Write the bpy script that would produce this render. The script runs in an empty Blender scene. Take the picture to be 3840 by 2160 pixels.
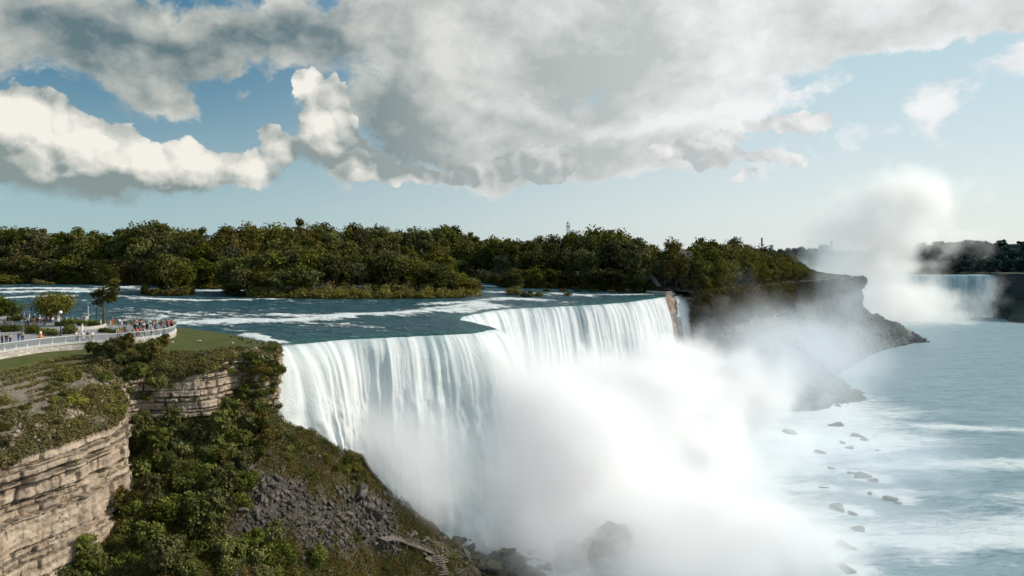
import bpy, bmesh, math, random
import numpy as np
from mathutils import Vector, Matrix
from mathutils.bvhtree import BVHTree

rng = np.random.default_rng(7)
random.seed(7)
S = bpy.context.scene
COL = S.collection
F, CX, HY, H = 2560.0, 1920.0, 978.0, 18.2       # focal length and horizon of the photo, camera height over the crest
ZL = -53.0                                         # lower river level

# ------------------------------------------------------------------ helpers
def P(px, py, z):
    Y = F * (H - z) / (py - HY)
    return Vector(((px - CX) * Y / F, Y, z))

def topx(v):
    return CX + F * v[0] / v[1], HY + F * (H - v[2]) / v[1]

def smooth(a, b, x):
    t = np.clip((x - a) / (b - a), 0, 1)
    return t * t * (3 - 2 * t)

_perm = np.random.default_rng(3).permutation(512)
_perm = np.concatenate([_perm, _perm, _perm])
_grad = np.random.default_rng(4).normal(size=(512, 3))
_grad /= np.linalg.norm(_grad, axis=1)[:, None]
def perlin(x, y, z):
    x, y, z = np.broadcast_arrays(np.asarray(x, float), np.asarray(y, float), np.asarray(z, float))
    xi, yi, zi = np.floor(x).astype(int), np.floor(y).astype(int), np.floor(z).astype(int)
    xf, yf, zf = x - xi, y - yi, z - zi
    u, v, w = [t * t * t * (t * (t * 6 - 15) + 10) for t in (xf, yf, zf)]
    out = 0
    for a in (0, 1):
        for b in (0, 1):
            for c in (0, 1):
                h = _perm[(_perm[(_perm[(xi + a) & 511] + yi + b) & 511] + zi + c) & 511]
                g = _grad[h]
                d = g[..., 0] * (xf - a) + g[..., 1] * (yf - b) + g[..., 2] * (zf - c)
                out = out + d * (u if a else 1 - u) * (v if b else 1 - v) * (w if c else 1 - w)
    return out * 1.6
def fbm(x, y, z, o=4, lac=2.03, gain=.5):
    s, a, n = 0, 1, 0
    for i in range(o):
        s = s + a * perlin(x * lac ** i + 17.3 * i, y * lac ** i, z * lac ** i); n += a; a *= gain
    return s / n
def cellnoise(x, y, z):
    xi, yi, zi = np.floor(x).astype(int), np.floor(y).astype(int), np.floor(z).astype(int)
    return _perm[(_perm[(_perm[xi & 511] + yi) & 511] + zi) & 511] / 511.0

def setp(o, label=None, cat=None, group=None, kind=None):
    if label: o['label'] = label
    if cat: o['category'] = cat
    if group: o['group'] = group
    if kind: o['kind'] = kind
    return o

def link(name, me, mat=None, parent=None):
    o = bpy.data.objects.new(name, me)
    COL.objects.link(o)
    if mat is not None and me is not None:
        me.materials.clear(); me.materials.append(mat)
    if parent: o.parent = parent
    return o

def mesh(name, verts, faces, mat=None, parent=None, smoothed=False, attrs=None):
    me = bpy.data.meshes.new(name)
    verts = np.asarray(verts, dtype=np.float64).reshape(-1, 3)
    if isinstance(faces, np.ndarray):
        nf, k = faces.shape
        me.vertices.add(len(verts)); me.vertices.foreach_set('co', verts.ravel())
        me.loops.add(nf * k); me.loops.foreach_set('vertex_index', faces.ravel().astype(np.int32))
        me.polygons.add(nf); me.polygons.foreach_set('loop_start', np.arange(0, nf * k, k, dtype=np.int32))
        me.polygons.foreach_set('loop_total', np.full(nf, k, dtype=np.int32))
        me.update(calc_edges=True)
    else:
        me.from_pydata([tuple(v) for v in verts], [], faces)
    if smoothed:
        me.polygons.foreach_set('use_smooth', np.ones(len(me.polygons), dtype=bool))
    for k, a in (attrs or {}).items():
        at = me.attributes.new(k, 'FLOAT', 'POINT'); at.data.foreach_set('value', np.asarray(a, dtype=np.float32).ravel())
    me.validate()
    return link(name, me, mat, parent)

def grid_faces(nu, nv, flip=False):
    i = np.arange(nu - 1)[:, None] * nv + np.arange(nv - 1)[None, :]
    f = np.stack([i, i + nv, i + nv + 1, i + 1], -1).reshape(-1, 4)
    return f[:, ::-1].copy() if flip else f

def empty(name, loc=(0, 0, 0), rz=0):
    o = bpy.data.objects.new(name, None); COL.objects.link(o)
    o.location = loc; o.rotation_euler = (0, 0, rz); o.empty_display_size = .5
    return o

def copy_tree(o, parent=None):
    c = o.copy(); COL.objects.link(c)
    if parent is not None: c.parent = parent
    for ch in KIDS.get(o.name, []):
        copy_tree(ch, c)
    return c
KIDS = {}
def kid(parent, ch):
    ch.parent = parent; KIDS.setdefault(parent.name, []).append(ch); return ch

class MB:
    """collects boxes, bars and tubes into one mesh"""
    def __init__(self): self.v, self.f = [], []
    def add(self, vs, fs):
        n = len(self.v); self.v += [tuple(x) for x in vs]; self.f += [tuple(i + n for i in f) for f in fs]; return self
    def box(self, c, s, rz=0):
        c = Vector(c); vs = []
        for x in (-.5, .5):
            for y in (-.5, .5):
                for z in (-.5, .5):
                    p = Vector((x * s[0], y * s[1], 0)); p.rotate(Matrix.Rotation(rz, 3, 'Z')); p.z = z * s[2]; vs.append(c + p)
        return self.add(vs, [(0, 1, 3, 2), (4, 6, 7, 5), (0, 4, 5, 1), (2, 3, 7, 6), (0, 2, 6, 4), (1, 5, 7, 3)])
    def tube(self, pts, rad, n=6, caps=True):
        pts = [Vector(p) for p in pts]
        rad = rad if hasattr(rad, '__len__') else [rad] * len(pts)
        vs, fs = [], []
        for i, p in enumerate(pts):
            d = (pts[min(i + 1, len(pts) - 1)] - pts[max(i - 1, 0)]).normalized()
            a = d.cross(Vector((0, 0, 1)) if abs(d.z) < .95 else Vector((1, 0, 0))).normalized(); b = d.cross(a)
            for k in range(n):
                t = 2 * math.pi * k / n; vs.append(p + (a * math.cos(t) + b * math.sin(t)) * rad[i])
        for i in range(len(pts) - 1):
            for k in range(n):
                fs.append((i * n + k, i * n + (k + 1) % n, (i + 1) * n + (k + 1) % n, (i + 1) * n + k))
        if caps: fs += [tuple(range(n)), tuple((len(pts) - 1) * n + k for k in reversed(range(n)))]
        return self.add(vs, fs)
    def sphere(self, c, r, n=12, m=8, sz=1):
        vs = [Vector(c) + Vector((0, 0, r * sz))]; fs = []
        for i in range(1, m):
            for k in range(n):
                a, b = math.pi * i / m, 2 * math.pi * k / n
                vs.append(Vector(c) + Vector((r * math.sin(a) * math.cos(b), r * math.sin(a) * math.sin(b), r * sz * math.cos(a))))
        vs.append(Vector(c) - Vector((0, 0, r * sz)))
        for k in range(n):
            fs.append((0, 1 + k, 1 + (k + 1) % n)); fs.append((len(vs) - 1, 1 + (m - 2) * n + (k + 1) % n, 1 + (m - 2) * n + k))
            for i in range(m - 2): fs.append((1 + i * n + k, 1 + (i + 1) * n + k, 1 + (i + 1) * n + (k + 1) % n, 1 + i * n + (k + 1) % n))
        return self.add(vs, fs)
    def build(self, name, mat, parent=None, sm=False):
        o = mesh(name, self.v, self.f, mat, None, sm)
        if parent is not None: kid(parent, o)
        return o

# ------------------------------------------------------------------ node helpers
class G:
    def __init__(self, tree): self.t = tree; tree.nodes.clear()
    def put(self, node, key, val):
        s = node.inputs[key]
        if isinstance(val, bpy.types.NodeSocket): self.t.links.new(val, s)
        elif val is not None:
            if hasattr(val, '__len__') and s.type == 'RGBA' and len(val) == 3: val = (*val, 1)
            s.default_value = val
    def n(self, typ, ins=None, out=0, **attrs):
        nd = self.t.nodes.new(typ)
        for k, v in attrs.items(): setattr(nd, k, v)
        for k, v in (ins or {}).items(): self.put(nd, k, v)
        return nd.outputs[out] if out is not None else nd
    def m(self, op, a, b=None, c=None, clamp=False):
        return self.n('ShaderNodeMath', {0: a, 1: b, 2: c}, operation=op, use_clamp=clamp)
    def add(self, a, b): return self.m('ADD', a, b)
    def sub(self, a, b): return self.m('SUBTRACT', a, b)
    def mul(self, a, b): return self.m('MULTIPLY', a, b)
    def mx(self, a, b): return self.m('MAXIMUM', a, b)
    def vm(self, op, a, b=None, out=0, **k):
        ins = {0: a}
        if b is not None: ins[3 if op == 'SCALE' else 1] = b
        return self.n('ShaderNodeVectorMath', ins, out=out, operation=op)
    def ss(self, x, a, b, to0=0., to1=1.):
        return self.n('ShaderNodeMapRange', {0: x, 1: a, 2: b, 3: to0, 4: to1}, interpolation_type='SMOOTHSTEP')
    def lin(self, x, a, b, to0=0., to1=1.):
        return self.n('ShaderNodeMapRange', {0: x, 1: a, 2: b, 3: to0, 4: to1})
    def mix(self, f, a, b):
        nd = self.n('ShaderNodeMix', out=None, data_type='RGBA')
        for i, v in ((0, f), (6, a), (7, b)): self.put(nd, i, v)
        return nd.outputs[2]
    def noise(self, vec, scale, detail=4., rough=.55, out=0, **k):
        ins = {'Vector': vec, 'Scale': scale, 'Detail': detail, 'Roughness': rough}
        if 'dist' in k: ins['Distortion'] = k.pop('dist')
        return self.n('ShaderNodeTexNoise', ins, out=out, **k)
    def xyz(self, v):
        nd = self.n('ShaderNodeSeparateXYZ', {0: v}, out=None); return nd.outputs
    def comb(self, x, y, z): return self.n('ShaderNodeCombineXYZ', {0: x, 1: y, 2: z})
    def pos(self): return self.n('ShaderNodeNewGeometry', out='Position')
    def attr(self, name): return self.n('ShaderNodeAttribute', out='Fac', attribute_name=name)
    def bump(self, h, strength=.5, dist=.2):
        return self.n('ShaderNodeBump', {'Height': h, 'Strength': strength, 'Distance': dist})

def mat(name):
    m = bpy.data.materials.new(name); m.use_nodes = True
    return m, G(m.node_tree)
def finish(g, color, rough=.8, normal=None, spec=.3, **k):
    ins = {'Base Color': color, 'Roughness': rough, 'Specular IOR Level': spec}
    if normal is not None: ins['Normal'] = normal
    ins.update(k)
    b = g.n('ShaderNodeBsdfPrincipled', ins)
    g.n('ShaderNodeOutputMaterial', {0: b}, out=None)
def plain(name, c, rough=.7, var=.25, scale=6., spec=.3):
    m, g = mat(name)
    tc = g.n('ShaderNodeTexCoord', out='Object')
    nz = g.noise(tc, scale, 4)
    finish(g, g.mix(nz, [x * (1 - var) for x in c], [min(1, x * (1 + var)) for x in c]), rough, spec=spec)
    return m

# ------------------------------------------------------------------ materials
def foliage_mat(name, dark, light, autumn=(.14, .075, .02), aut=.12, var=.45):
    m, g = mat(name)
    info = g.n('ShaderNodeObjectInfo', out=None)
    rnd = info.outputs['Random']
    sh = g.attr('shade')
    pos = g.pos()
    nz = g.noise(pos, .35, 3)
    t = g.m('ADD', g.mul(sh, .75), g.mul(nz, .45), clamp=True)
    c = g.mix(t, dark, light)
    hue = g.n('ShaderNodeHueSaturation', {'Hue': g.lin(rnd, 0, 1, .482, .512), 'Saturation': g.lin(rnd, 0, 1, .8, 1.1),
                                         'Value': g.lin(g.m('FRACT', g.mul(rnd, 7.3)), 0, 1, 1 - var, 1 + var), 'Color': c})
    a = g.mul(g.ss(g.m('FRACT', g.mul(rnd, 13.7)), 1 - aut, 1 - aut * .4), g.ss(nz, .4, .6))
    c2 = g.mix(g.mul(a, .6), hue, autumn)
    d = g.n('ShaderNodeBsdfDiffuse', {'Color': c2})
    tr = g.n('ShaderNodeBsdfTranslucent', {'Color': c2})
    mx = g.n('ShaderNodeMixShader', {0: .18, 1: d, 2: tr})
    g.n('ShaderNodeOutputMaterial', {0: mx}, out=None)
    return m
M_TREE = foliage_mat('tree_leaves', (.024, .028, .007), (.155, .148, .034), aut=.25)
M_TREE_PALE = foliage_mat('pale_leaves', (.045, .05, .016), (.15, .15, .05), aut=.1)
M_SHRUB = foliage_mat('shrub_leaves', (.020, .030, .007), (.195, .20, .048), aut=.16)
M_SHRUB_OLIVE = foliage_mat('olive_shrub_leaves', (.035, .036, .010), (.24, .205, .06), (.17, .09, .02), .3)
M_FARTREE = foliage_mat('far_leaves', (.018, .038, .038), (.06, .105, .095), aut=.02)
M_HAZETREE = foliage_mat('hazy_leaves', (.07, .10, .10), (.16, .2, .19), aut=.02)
M_BARK = plain('bark', (.09, .07, .05), .9, .4, 3)

def rock_material(name, c1, c2, c3, wet=0, moss=0., strata=1.):
    m, g = mat(name)
    p = g.pos(); x, y, z = g.xyz(p)
    warp = g.noise(p, .12, 3)
    zz = g.add(z, g.mul(warp, .5))
    band = g.noise(g.comb(g.mul(x, .03), g.mul(y, .03), g.mul(zz, 1.1)), 1., 5, .6)
    blotch = g.noise(p, .35, 5, .6)
    fine = g.noise(p, 3.5, 6, .7)
    streak = g.noise(g.comb(g.mul(x, 1.6), g.mul(y, 1.6), g.mul(z, .12)), 1., 4, .6)
    c = g.mix(g.ss(band, .35, .65), c1, c2)
    c = g.mix(g.mul(g.ss(blotch, .45, .7), .6), c, c3)
    c = g.mix(g.mul(g.ss(fine, .46, .28), .75), c, [q * .3 for q in c1])
    stain = g.noise(g.comb(g.mul(x, .28), g.mul(y, .28), g.mul(z, .16)), 1., 5, .65)
    c = g.mix(g.mul(g.ss(stain, .5, .66), .55), c, [c1[0] * .62, c1[1] * .60, c1[2] * .60])
    c = g.mix(g.mul(g.ss(streak, .5, .72), .5), c, [q * .42 for q in c1])
    if moss:
        up = g.xyz(g.n('ShaderNodeNewGeometry', out='Normal'))[2]
        mm = g.mul(g.ss(g.add(up, g.mul(g.sub(g.noise(p, .8, 5), .5), 1.3)), .45, .8), moss)
        gc = g.mix(g.noise(p, 1.7, 3), (.035, .042, .012), (.12, .105, .04))
        c = g.mix(mm, c, gc)
    ck = g.attr('crack')
    c = g.mix(g.mul(ck, .85), c, [q * .16 for q in c1])
    h = g.add(g.mul(fine, .7), g.sub(g.mul(band, .8), g.mul(ck, .6)))
    finish(g, c, .85 - wet, g.bump(h, .9, .35), spec=.25 + wet)
    return m
M_CLIFF = rock_material('limestone', (.30, .225, .165), (.53, .415, .315), (.42, .30, .205), moss=.5)
M_FARCLIFF = rock_material('shaded_hazy_limestone', (.030, .040, .048), (.062, .072, .078), (.04, .055, .055), moss=.45)  # shade and bluish haze of the far cliffs put into the rock colour
M_BOULDER = rock_material('boulder_stone', (.045, .038, .036), (.20, .165, .15), (.085, .068, .062), moss=.25)
M_WETROCK = rock_material('wet_rock', (.06, .055, .048), (.15, .13, .10), (.10, .085, .06), wet=.3, moss=.5)

def ground_material():
    m, g = mat('gorge_soil')
    p = g.pos(); n1 = g.noise(p, .22, 5); n2 = g.noise(p, 1.6, 6, .65); n3 = g.noise(p, 6., 4, .7)
    up = g.xyz(g.n('ShaderNodeNewGeometry', out='Normal'))[2]
    soil = g.mix(n3, (.05, .04, .03), (.26, .205, .155))
    veg = g.mix(n2, (.02, .026, .008), (.095, .09, .028))
    c = g.mix(g.ss(g.add(g.mul(n1, .6), g.mul(n2, .5)), .48, .6), soil, veg)
    c = g.mix(g.mul(g.attr('scree'), .9), c, g.mix(g.ss(n2, .35, .65), (.035, .03, .03), (.13, .11, .10)))
    finish(g, c, .95, g.bump(g.add(n2, g.mul(n3, .4)), 1., .5), spec=.1)
    return m
M_SOIL = ground_material()
def bank_material():
    m, g = mat('bank_scrub')
    p = g.pos(); n1 = g.noise(p, .16, 5); n2 = g.noise(p, 1.1, 6, .65); n3 = g.noise(p, 5., 4, .7)
    rock = g.mix(n3, (.10, .08, .062), (.33, .265, .21))
    veg = g.mix(n2, (.045, .045, .016), (.17, .14, .055))
    c = g.mix(g.ss(g.add(g.mul(n1, .55), g.mul(n2, .55)), .56, .66), rock, veg)
    g2 = g.mix(n2, (.055, .065, .014), (.11, .115, .03))
    c = g.mix(g.attr('lawn'), c, g2)
    finish(g, c, .95, g.bump(g.add(n2, g.mul(n3, .5)), .8, .4), spec=.1)
    return m
M_BANK = bank_material()
def lawn_material():
    m, g = mat('lawn_grass')
    p = g.pos(); n1 = g.noise(p, .12, 4); n2 = g.noise(p, 2.5, 5, .6)
    c = g.mix(n1, (.052, .068, .016), (.098, .102, .03))
    n3 = g.noise(p, .45, 5, .65)
    c = g.mix(g.mul(g.ss(n3, .48, .68), .6), c, (.135, .115, .055))
    c = g.mix(g.mul(g.ss(n3, .46, .34), .45), c, (.035, .05, .012))
    c = g.mix(g.mul(g.ss(n2, .45, .75), .55), c, (.15, .135, .05))
    finish(g, c, .95, g.bump(n2, .5, .15), spec=.1)
    return m
M_LAWN = lawn_material()
M_FOREST_FLOOR = plain('forest_floor', (.022, .025, .010), .95, .5, .3, .1)

def river_material():
    m, g = mat('rapids_water')
    p = g.pos(); x, y, z = g.xyz(p)
    # flow runs from upstream left towards the crest; stretch the pattern across the current
    fx = g.add(g.mul(x, -.80), g.mul(y, .60)); fy = g.add(g.mul(x, .60), g.mul(y, .80))
    q = g.comb(g.mul(fx, .55), g.mul(fy, 1.), 0.)
    w1 = g.noise(q, .05, 5, .62, dist=.5)
    w2 = g.noise(q, .28, 6, .68, dist=.3)
    w3 = g.noise(q, 1.1, 5, .7)
    at = g.attr('foam')
    foam = g.add(at, g.add(g.mul(g.sub(w2, .5), 1.5), g.add(g.mul(g.sub(w3, .5), .8), g.mul(g.sub(w1, .5), .7))))
    f = g.ss(foam, .22, .44)
    deep = g.mix(g.ss(w2, .35, .65), (.011, .042, .056), (.036, .110, .128))
    lipc = g.mix(g.mul(g.attr('lip'), .8), deep, (.025, .115, .10))
    c = g.mix(g.mul(g.ss(w3, .52, .72), .40), lipc, (.09, .17, .19))
    c = g.mix(f, c, (.82, .84, .82))
    h = g.add(g.mul(w2, 1.6), g.add(g.mul(w3, .7), g.mul(f, .5)))
    finish(g, c, g.lin(f, 0, 1, .38, .85), g.bump(h, 1., 1.2), spec=.15)
    return m
M_RIVER = river_material()
def lower_material():
    m, g = mat('lower_river_water')
    p = g.pos(); x, y, z = g.xyz(p)
    q = g.comb(g.add(g.mul(x, .30), g.mul(y, .06)), g.sub(g.mul(y, .9), g.mul(x, .10)), 0.)
    w1 = g.noise(q, .055, 5, .6, dist=1.1)
    w2 = g.noise(q, .28, 7, .7, dist=.6)
    w3 = g.noise(q, .95, 5, .72)
    foam = g.add(g.attr('foam'), g.add(g.mul(w1, .6), g.add(g.mul(w2, .5), g.mul(w3, .34))))
    f = g.mul(g.ss(foam, .80, 1.15), .8)
    c = g.mix(w1, (.16, .25, .29), (.30, .395, .43))  # paler water colour stands in for haze over the gorge
    c = g.mix(g.mul(g.ss(w2, .52, .7), .35), c, (.44, .54, .56))
    c = g.mix(g.mul(g.ss(w3, .50, .36), .45), c, (.07, .15, .19))  # ripple shading painted in as darker troughs, the bump hardly shows
    c = g.mix(g.mul(g.ss(w2, .48, .36), .5), c, (.085, .185, .225))
    c = g.mix(f, c, (.78, .80, .80))
    h = g.add(w2, g.mul(w3, .5))
    finish(g, c, g.lin(f, 0, 1, .45, .9), g.bump(h, .8, .8), spec=.2)
    return m
M_LOWER = lower_material()
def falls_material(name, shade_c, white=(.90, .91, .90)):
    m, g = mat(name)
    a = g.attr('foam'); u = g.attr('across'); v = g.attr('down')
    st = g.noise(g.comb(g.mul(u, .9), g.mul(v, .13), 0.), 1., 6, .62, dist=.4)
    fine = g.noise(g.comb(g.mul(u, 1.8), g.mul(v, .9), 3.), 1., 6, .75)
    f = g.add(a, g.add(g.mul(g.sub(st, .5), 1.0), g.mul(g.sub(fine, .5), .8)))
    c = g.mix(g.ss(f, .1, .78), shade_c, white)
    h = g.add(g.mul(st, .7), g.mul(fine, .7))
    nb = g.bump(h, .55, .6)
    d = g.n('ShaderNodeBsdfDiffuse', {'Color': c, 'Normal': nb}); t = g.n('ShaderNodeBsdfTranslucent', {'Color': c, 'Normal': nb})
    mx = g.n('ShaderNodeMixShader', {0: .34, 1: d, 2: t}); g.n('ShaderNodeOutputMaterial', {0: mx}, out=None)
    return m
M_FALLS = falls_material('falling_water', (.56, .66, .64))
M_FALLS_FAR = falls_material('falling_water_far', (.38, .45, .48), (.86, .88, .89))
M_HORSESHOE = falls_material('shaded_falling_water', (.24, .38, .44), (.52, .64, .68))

M_STONE = plain('terrace_stone', (.47, .42, .37), .85, .3, 2.5)
M_PAVE = plain('pavement', (.30, .28, .27), .85, .15, .8)
M_WHITE = plain('white_paint', (.74, .73, .70), .5, .08)
M_MESHMETAL = plain('galvanised_metal', (.42, .44, .44), .45, .12)
M_DARK = plain('dark_metal', (.03, .03, .032), .45, .2)
M_WOOD = plain('weathered_timber', (.20, .165, .14), .85, .3, 1.5)
M_HEDGE = M_SHRUB
M_GLOBE = plain('white_glass', (.85, .84, .8), .3, .03)
M_ORANGE = plain('orange_plastic', (.75, .22, .04), .5, .1)
M_ROOF = plain('dark_roof', (.07, .08, .085), .8, .2)
M_GREYWALL = plain('grey_wall', (.16, .17, .17), .8, .2)
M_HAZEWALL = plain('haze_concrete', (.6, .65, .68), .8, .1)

# ------------------------------------------------------------------ crest line and upper river
crest_key = [Vector((-98, 152, 0)), Vector((-62, 150.5, 0)), P(1030, 1300, 0) + Vector((-3, 3.0, 0)), P(1075, 1290, 0), P(1150, 1279, 0), P(1320, 1264, 0), P(1450, 1258, 0),
             P(1570, 1253, 0), P(1700, 1246, 0), P(1790, 1240, 0), P(1830, 1234, 0), Vector((-4.6, 188, 0)), Vector((-9, 199, 0)),
             Vector((-15.5, 213, 0)), Vector((-16.5, 226, 0)), P(1770, 1175, 0), P(1850, 1161, 0), P(1950, 1152, 0), P(2100, 1145, 0), P(2300, 1134, 0), P(2400, 1123, 0),
             P(2470, 1113, 0), P(2492, 1110, 0), P(2520, 1107, 0), P(2560, 1104, 0), P(2602, 1103, 0), Vector((112, 371, 0)), Vector((150, 420, 0))]
def resample(pts, step):
    # Catmull-Rom through the keys, then even arc length
    pts = [Vector(p) for p in pts]; out = []
    for i in range(len(pts) - 1):
        p0, p1, p2, p3 = pts[max(i - 1, 0)], pts[i], pts[i + 1], pts[min(i + 2, len(pts) - 1)]
        for k in range(12):
            t = k / 12
            out.append(.5 * ((2 * p1) + (p2 - p0) * t + (2 * p0 - 5 * p1 + 4 * p2 - p3) * t * t + (3 * p1 - p0 - 3 * p2 + p3) * t ** 3))
    out.append(pts[-1])
    a = np.array(out); d = np.r_[0, np.cumsum(np.linalg.norm(np.diff(a, axis=0), axis=1))]
    n = max(2, int(d[-1] / step)); s = np.linspace(0, d[-1], n)
    return np.stack([np.interp(s, d, a[:, k]) for k in range(a.shape[1])], 1)
crest = resample(crest_key, .6)
# ragged lip
cu = np.arange(len(crest)) * .6
tan = np.gradient(crest, axis=0); tan /= np.linalg.norm(tan, axis=1)[:, None]
nrm = np.stack([tan[:, 1], -tan[:, 0], 0 * tan[:, 0]], 1)          # towards the gorge
jit = fbm(cu * .09, 0, 3, 4) * 2.0 + fbm(cu * .35, 0, 9, 3) * 1.3
crest = crest + nrm * jit[:, None]
_cr = crest[::3, :2]
def zr(x, y):
    x = np.asarray(x, float); y = np.asarray(y, float)
    sh = x.shape; p = np.stack([x.ravel(), y.ravel()], 1); out = np.empty(len(p))
    for i in range(0, len(p), 20000):
        out[i:i + 20000] = np.sqrt(((p[i:i + 20000, None] - _cr[None]) ** 2).sum(-1).min(1))
    d = out.reshape(sh)
    return np.minimum(.0235 * d, 5.2)
def Pr(px, py, dz=0.):
    Y = 200.
    z = 0.
    for _ in range(40):
        Y = .5 * Y + .5 * F * (H - z - dz) / (py - HY)
        z = float(zr((px - CX) * Y / F, Y))
    return Vector(((px - CX) * Y / F, Y, z + dz))

def seg_dist(px, py, pts):
    """distance of points to a polyline in plan"""
    best = np.full(np.shape(px), 1e9)
    for a, b in zip(pts[:-1], pts[1:]):
        ax, ay, bx, by = a[0], a[1], b[0], b[1]
        L = (bx - ax) ** 2 + (by - ay) ** 2 + 1e-9
        t = np.clip(((px - ax) * (bx - ax) + (py - ay) * (by - ay)) / L, 0, 1)
        best = np.minimum(best, np.hypot(px - ax - t * (bx - ax), py - ay - t * (by - ay)))
    return best

def build_river():
    c = crest[::1]
    up = np.array([-.80, .60]); nv = 300
    vv = np.r_[0, np.cumsum(np.linspace(.35, 2.6, nv - 1))]
    X = c[:, None, 0] + up[0] * vv; Y = c[:, None, 1] + up[1] * vv
    z = zr(X, Y)
    # stepped ledges, standing waves
    foam = np.zeros_like(X)
    lines = [  # (pixel polyline across the river, half width m, strength)
        ([(0, 1082), (160, 1080), (330, 1086), (520, 1075)], 3.5, .55),
        ([(0, 1096), (200, 1092), (400, 1094)], 4, .55),
        ([(0, 1120), (120, 1112), (260, 1110)], 3, .5),
        ([(400, 1075), (560, 1084)], 3, .45),
        ([(700, 1092), (850, 1090)], 4, .75),
        ([(400, 1108), (560, 1120), (760, 1127), (880, 1124), (1000, 1122)], 2.6, .45),
        ([(560, 1165), (700, 1180), (800, 1178)], 5, .30),
        ([(520, 1190), (700, 1196), (860, 1212)], 5, .28),
        ([(740, 1211), (900, 1203), (1050, 1205), (1200, 1198), (1330, 1180), (1500, 1176), (1700, 1152), (1800, 1140)], 4.2, .60),
        ([(900, 1186), (1050, 1180), (1230, 1190), (1400, 1183)], 3.2, .42),
        ([(1000, 1208), (1200, 1218), (1350, 1212)], 2.5, .30),
        ([(1640, 1140), (1760, 1135), (1900, 1120), (2000, 1125)], 5, .5),
        ([(1700, 1165), (1790, 1158), (1850, 1150)], 7, .55),
        ([(1200, 1225), (1400, 1222), (1500, 1232)], 1.6, .25),
        ([(1760, 1068), (1860, 1075)], 3, .5), ([(1850, 1095), (1980, 1100)], 4, .45),
        ([(2080, 1100), (2200, 1108), (2420, 1104)], 3, .4),
        ([(940, 1255), (1030, 1292)], 2.2, .6), ([(860, 1235), (960, 1262)], 1.5, .35)]
    for pl, w, s in lines:
        pts = [Pr(*q) for q in pl]
        d = seg_dist(X + fbm(X * .05, Y * .05, 1.) * 5, Y + fbm(X * .08, Y * .08, 8.) * 4, pts)
        k = np.exp(-(d / (w * 1.7)) ** 2) * s * .95
        foam = np.maximum(foam, k); z = z + k * .5
    foam = foam - .01 + .14 * smooth(-.1, .4, fbm(X * .02, Y * .03, 5., 3)) + .06 * smooth(-60, -130, X)
    amp = .16 + .25 * np.clip(foam, 0, 1)
    z = z + fbm(X * .18, Y * .5, 2.2, 4) * amp * smooth(0, 4, vv)[None]
    lip = np.exp(-vv / 5.)[None] * np.ones_like(X)
    foam = foam * smooth(0., 3., vv)[None]
    z = z - .55 * np.exp(-vv / 1.6)[None]
    V = np.stack([X, Y, z], -1).reshape(-1, 3)
    o = mesh('upper_river', V, grid_faces(len(c), nv), M_RIVER, smoothed=True, attrs={'foam': foam, 'lip': lip})
    setp(o, kind='structure')
build_river()

# ------------------------------------------------------------------ falling water
def build_falls(name, i0, i1, mat_, drop, reach, label, lump=1., thick=None, shade=.0, closed=False):
    c = crest[i0:i1:1]; u = cu[i0:i1]
    n = nrm[i0:i1].copy()
    for _ in range(30):                                     # smooth directions so that neighbours never cross
        n[1:-1] = (n[:-2] + n[1:-1] + n[2:]) / 3
    n /= np.linalg.norm(n, axis=1)[:, None]
    k = 2; m = (len(c) - 1) * k + 1                         # denser across
    tt = np.linspace(0, len(c) - 1, m)
    C = np.stack([np.interp(tt, np.arange(len(c)), c[:, j]) for j in range(3)], 1)
    N = np.stack([np.interp(tt, np.arange(len(c)), n[:, j]) for j in range(3)], 1)
    U = np.interp(tt, np.arange(len(c)), u)
    nv = 150
    h = (np.linspace(0, 1, nv) ** 1.5) * drop
    hh = h[None, :] * np.ones((m, 1)); UU = U[:, None] * np.ones((1, nv))
    rmod = 1 + .22 * fbm(U * .06, 0, 5., 3)[:, None]
    out = reach * np.sqrt(hh) * rmod
    out = out + np.tanh(fbm(UU * .075, 0, 7.7, 2) * 7) * .9 * lump * smooth(0, 5, hh)      # panels of the sheet step in and out
    # ropes of water: ribs across, drifting with the fall
    rib = fbm(UU * .40 + hh * .015, hh * .03, 1.3, 3)
    fine = fbm(UU * 1.3, hh * .12, 6.1, 3)
    bil = fbm(UU * .13, hh * .075, 2.9 , 4)
    grow = smooth(0, 8, hh)
    out = out + grow * (rib * .6 + fine * .22) + lump * smooth(6, 22, hh) * (bil * 2.6 + fbm(UU * .45, hh * .22, 8., 4) * 1.1)
    z0 = -.55 - hh
    lip = np.exp(-hh / 1.2) * 0
    X = C[:, None, 0] + N[:, None, 0] * (out - .25 + lip); Y = C[:, None, 1] + N[:, None, 1] * (out - .25 + lip)
    # dark curtains where the sheet is thin
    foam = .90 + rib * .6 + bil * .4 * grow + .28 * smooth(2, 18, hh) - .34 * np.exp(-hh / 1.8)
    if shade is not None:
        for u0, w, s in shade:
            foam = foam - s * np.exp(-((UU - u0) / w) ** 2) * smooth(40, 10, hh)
    V = np.stack([X, Y, z0], -1).reshape(-1, 3)
    o = mesh(name, V, grid_faces(m, nv, True), mat_, smoothed=True, attrs={'foam': foam, 'across': UU, 'down': hh})
    setp(o, label, 'waterfall')
    return o
def idx(p):
    return int(np.argmin(np.hypot(crest[:, 0] - p[0], crest[:, 1] - p[1])))
iA, iB, iC, iD = idx((-58, 150.)), idx((-10.5, 207.)), idx(P(2486, 1111, 0)), idx(P(2524, 1107, 0))
iE = idx(P(2604, 1103, 0))
def uof(px, py): return cu[idx(P(px, py, 0))]
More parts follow.
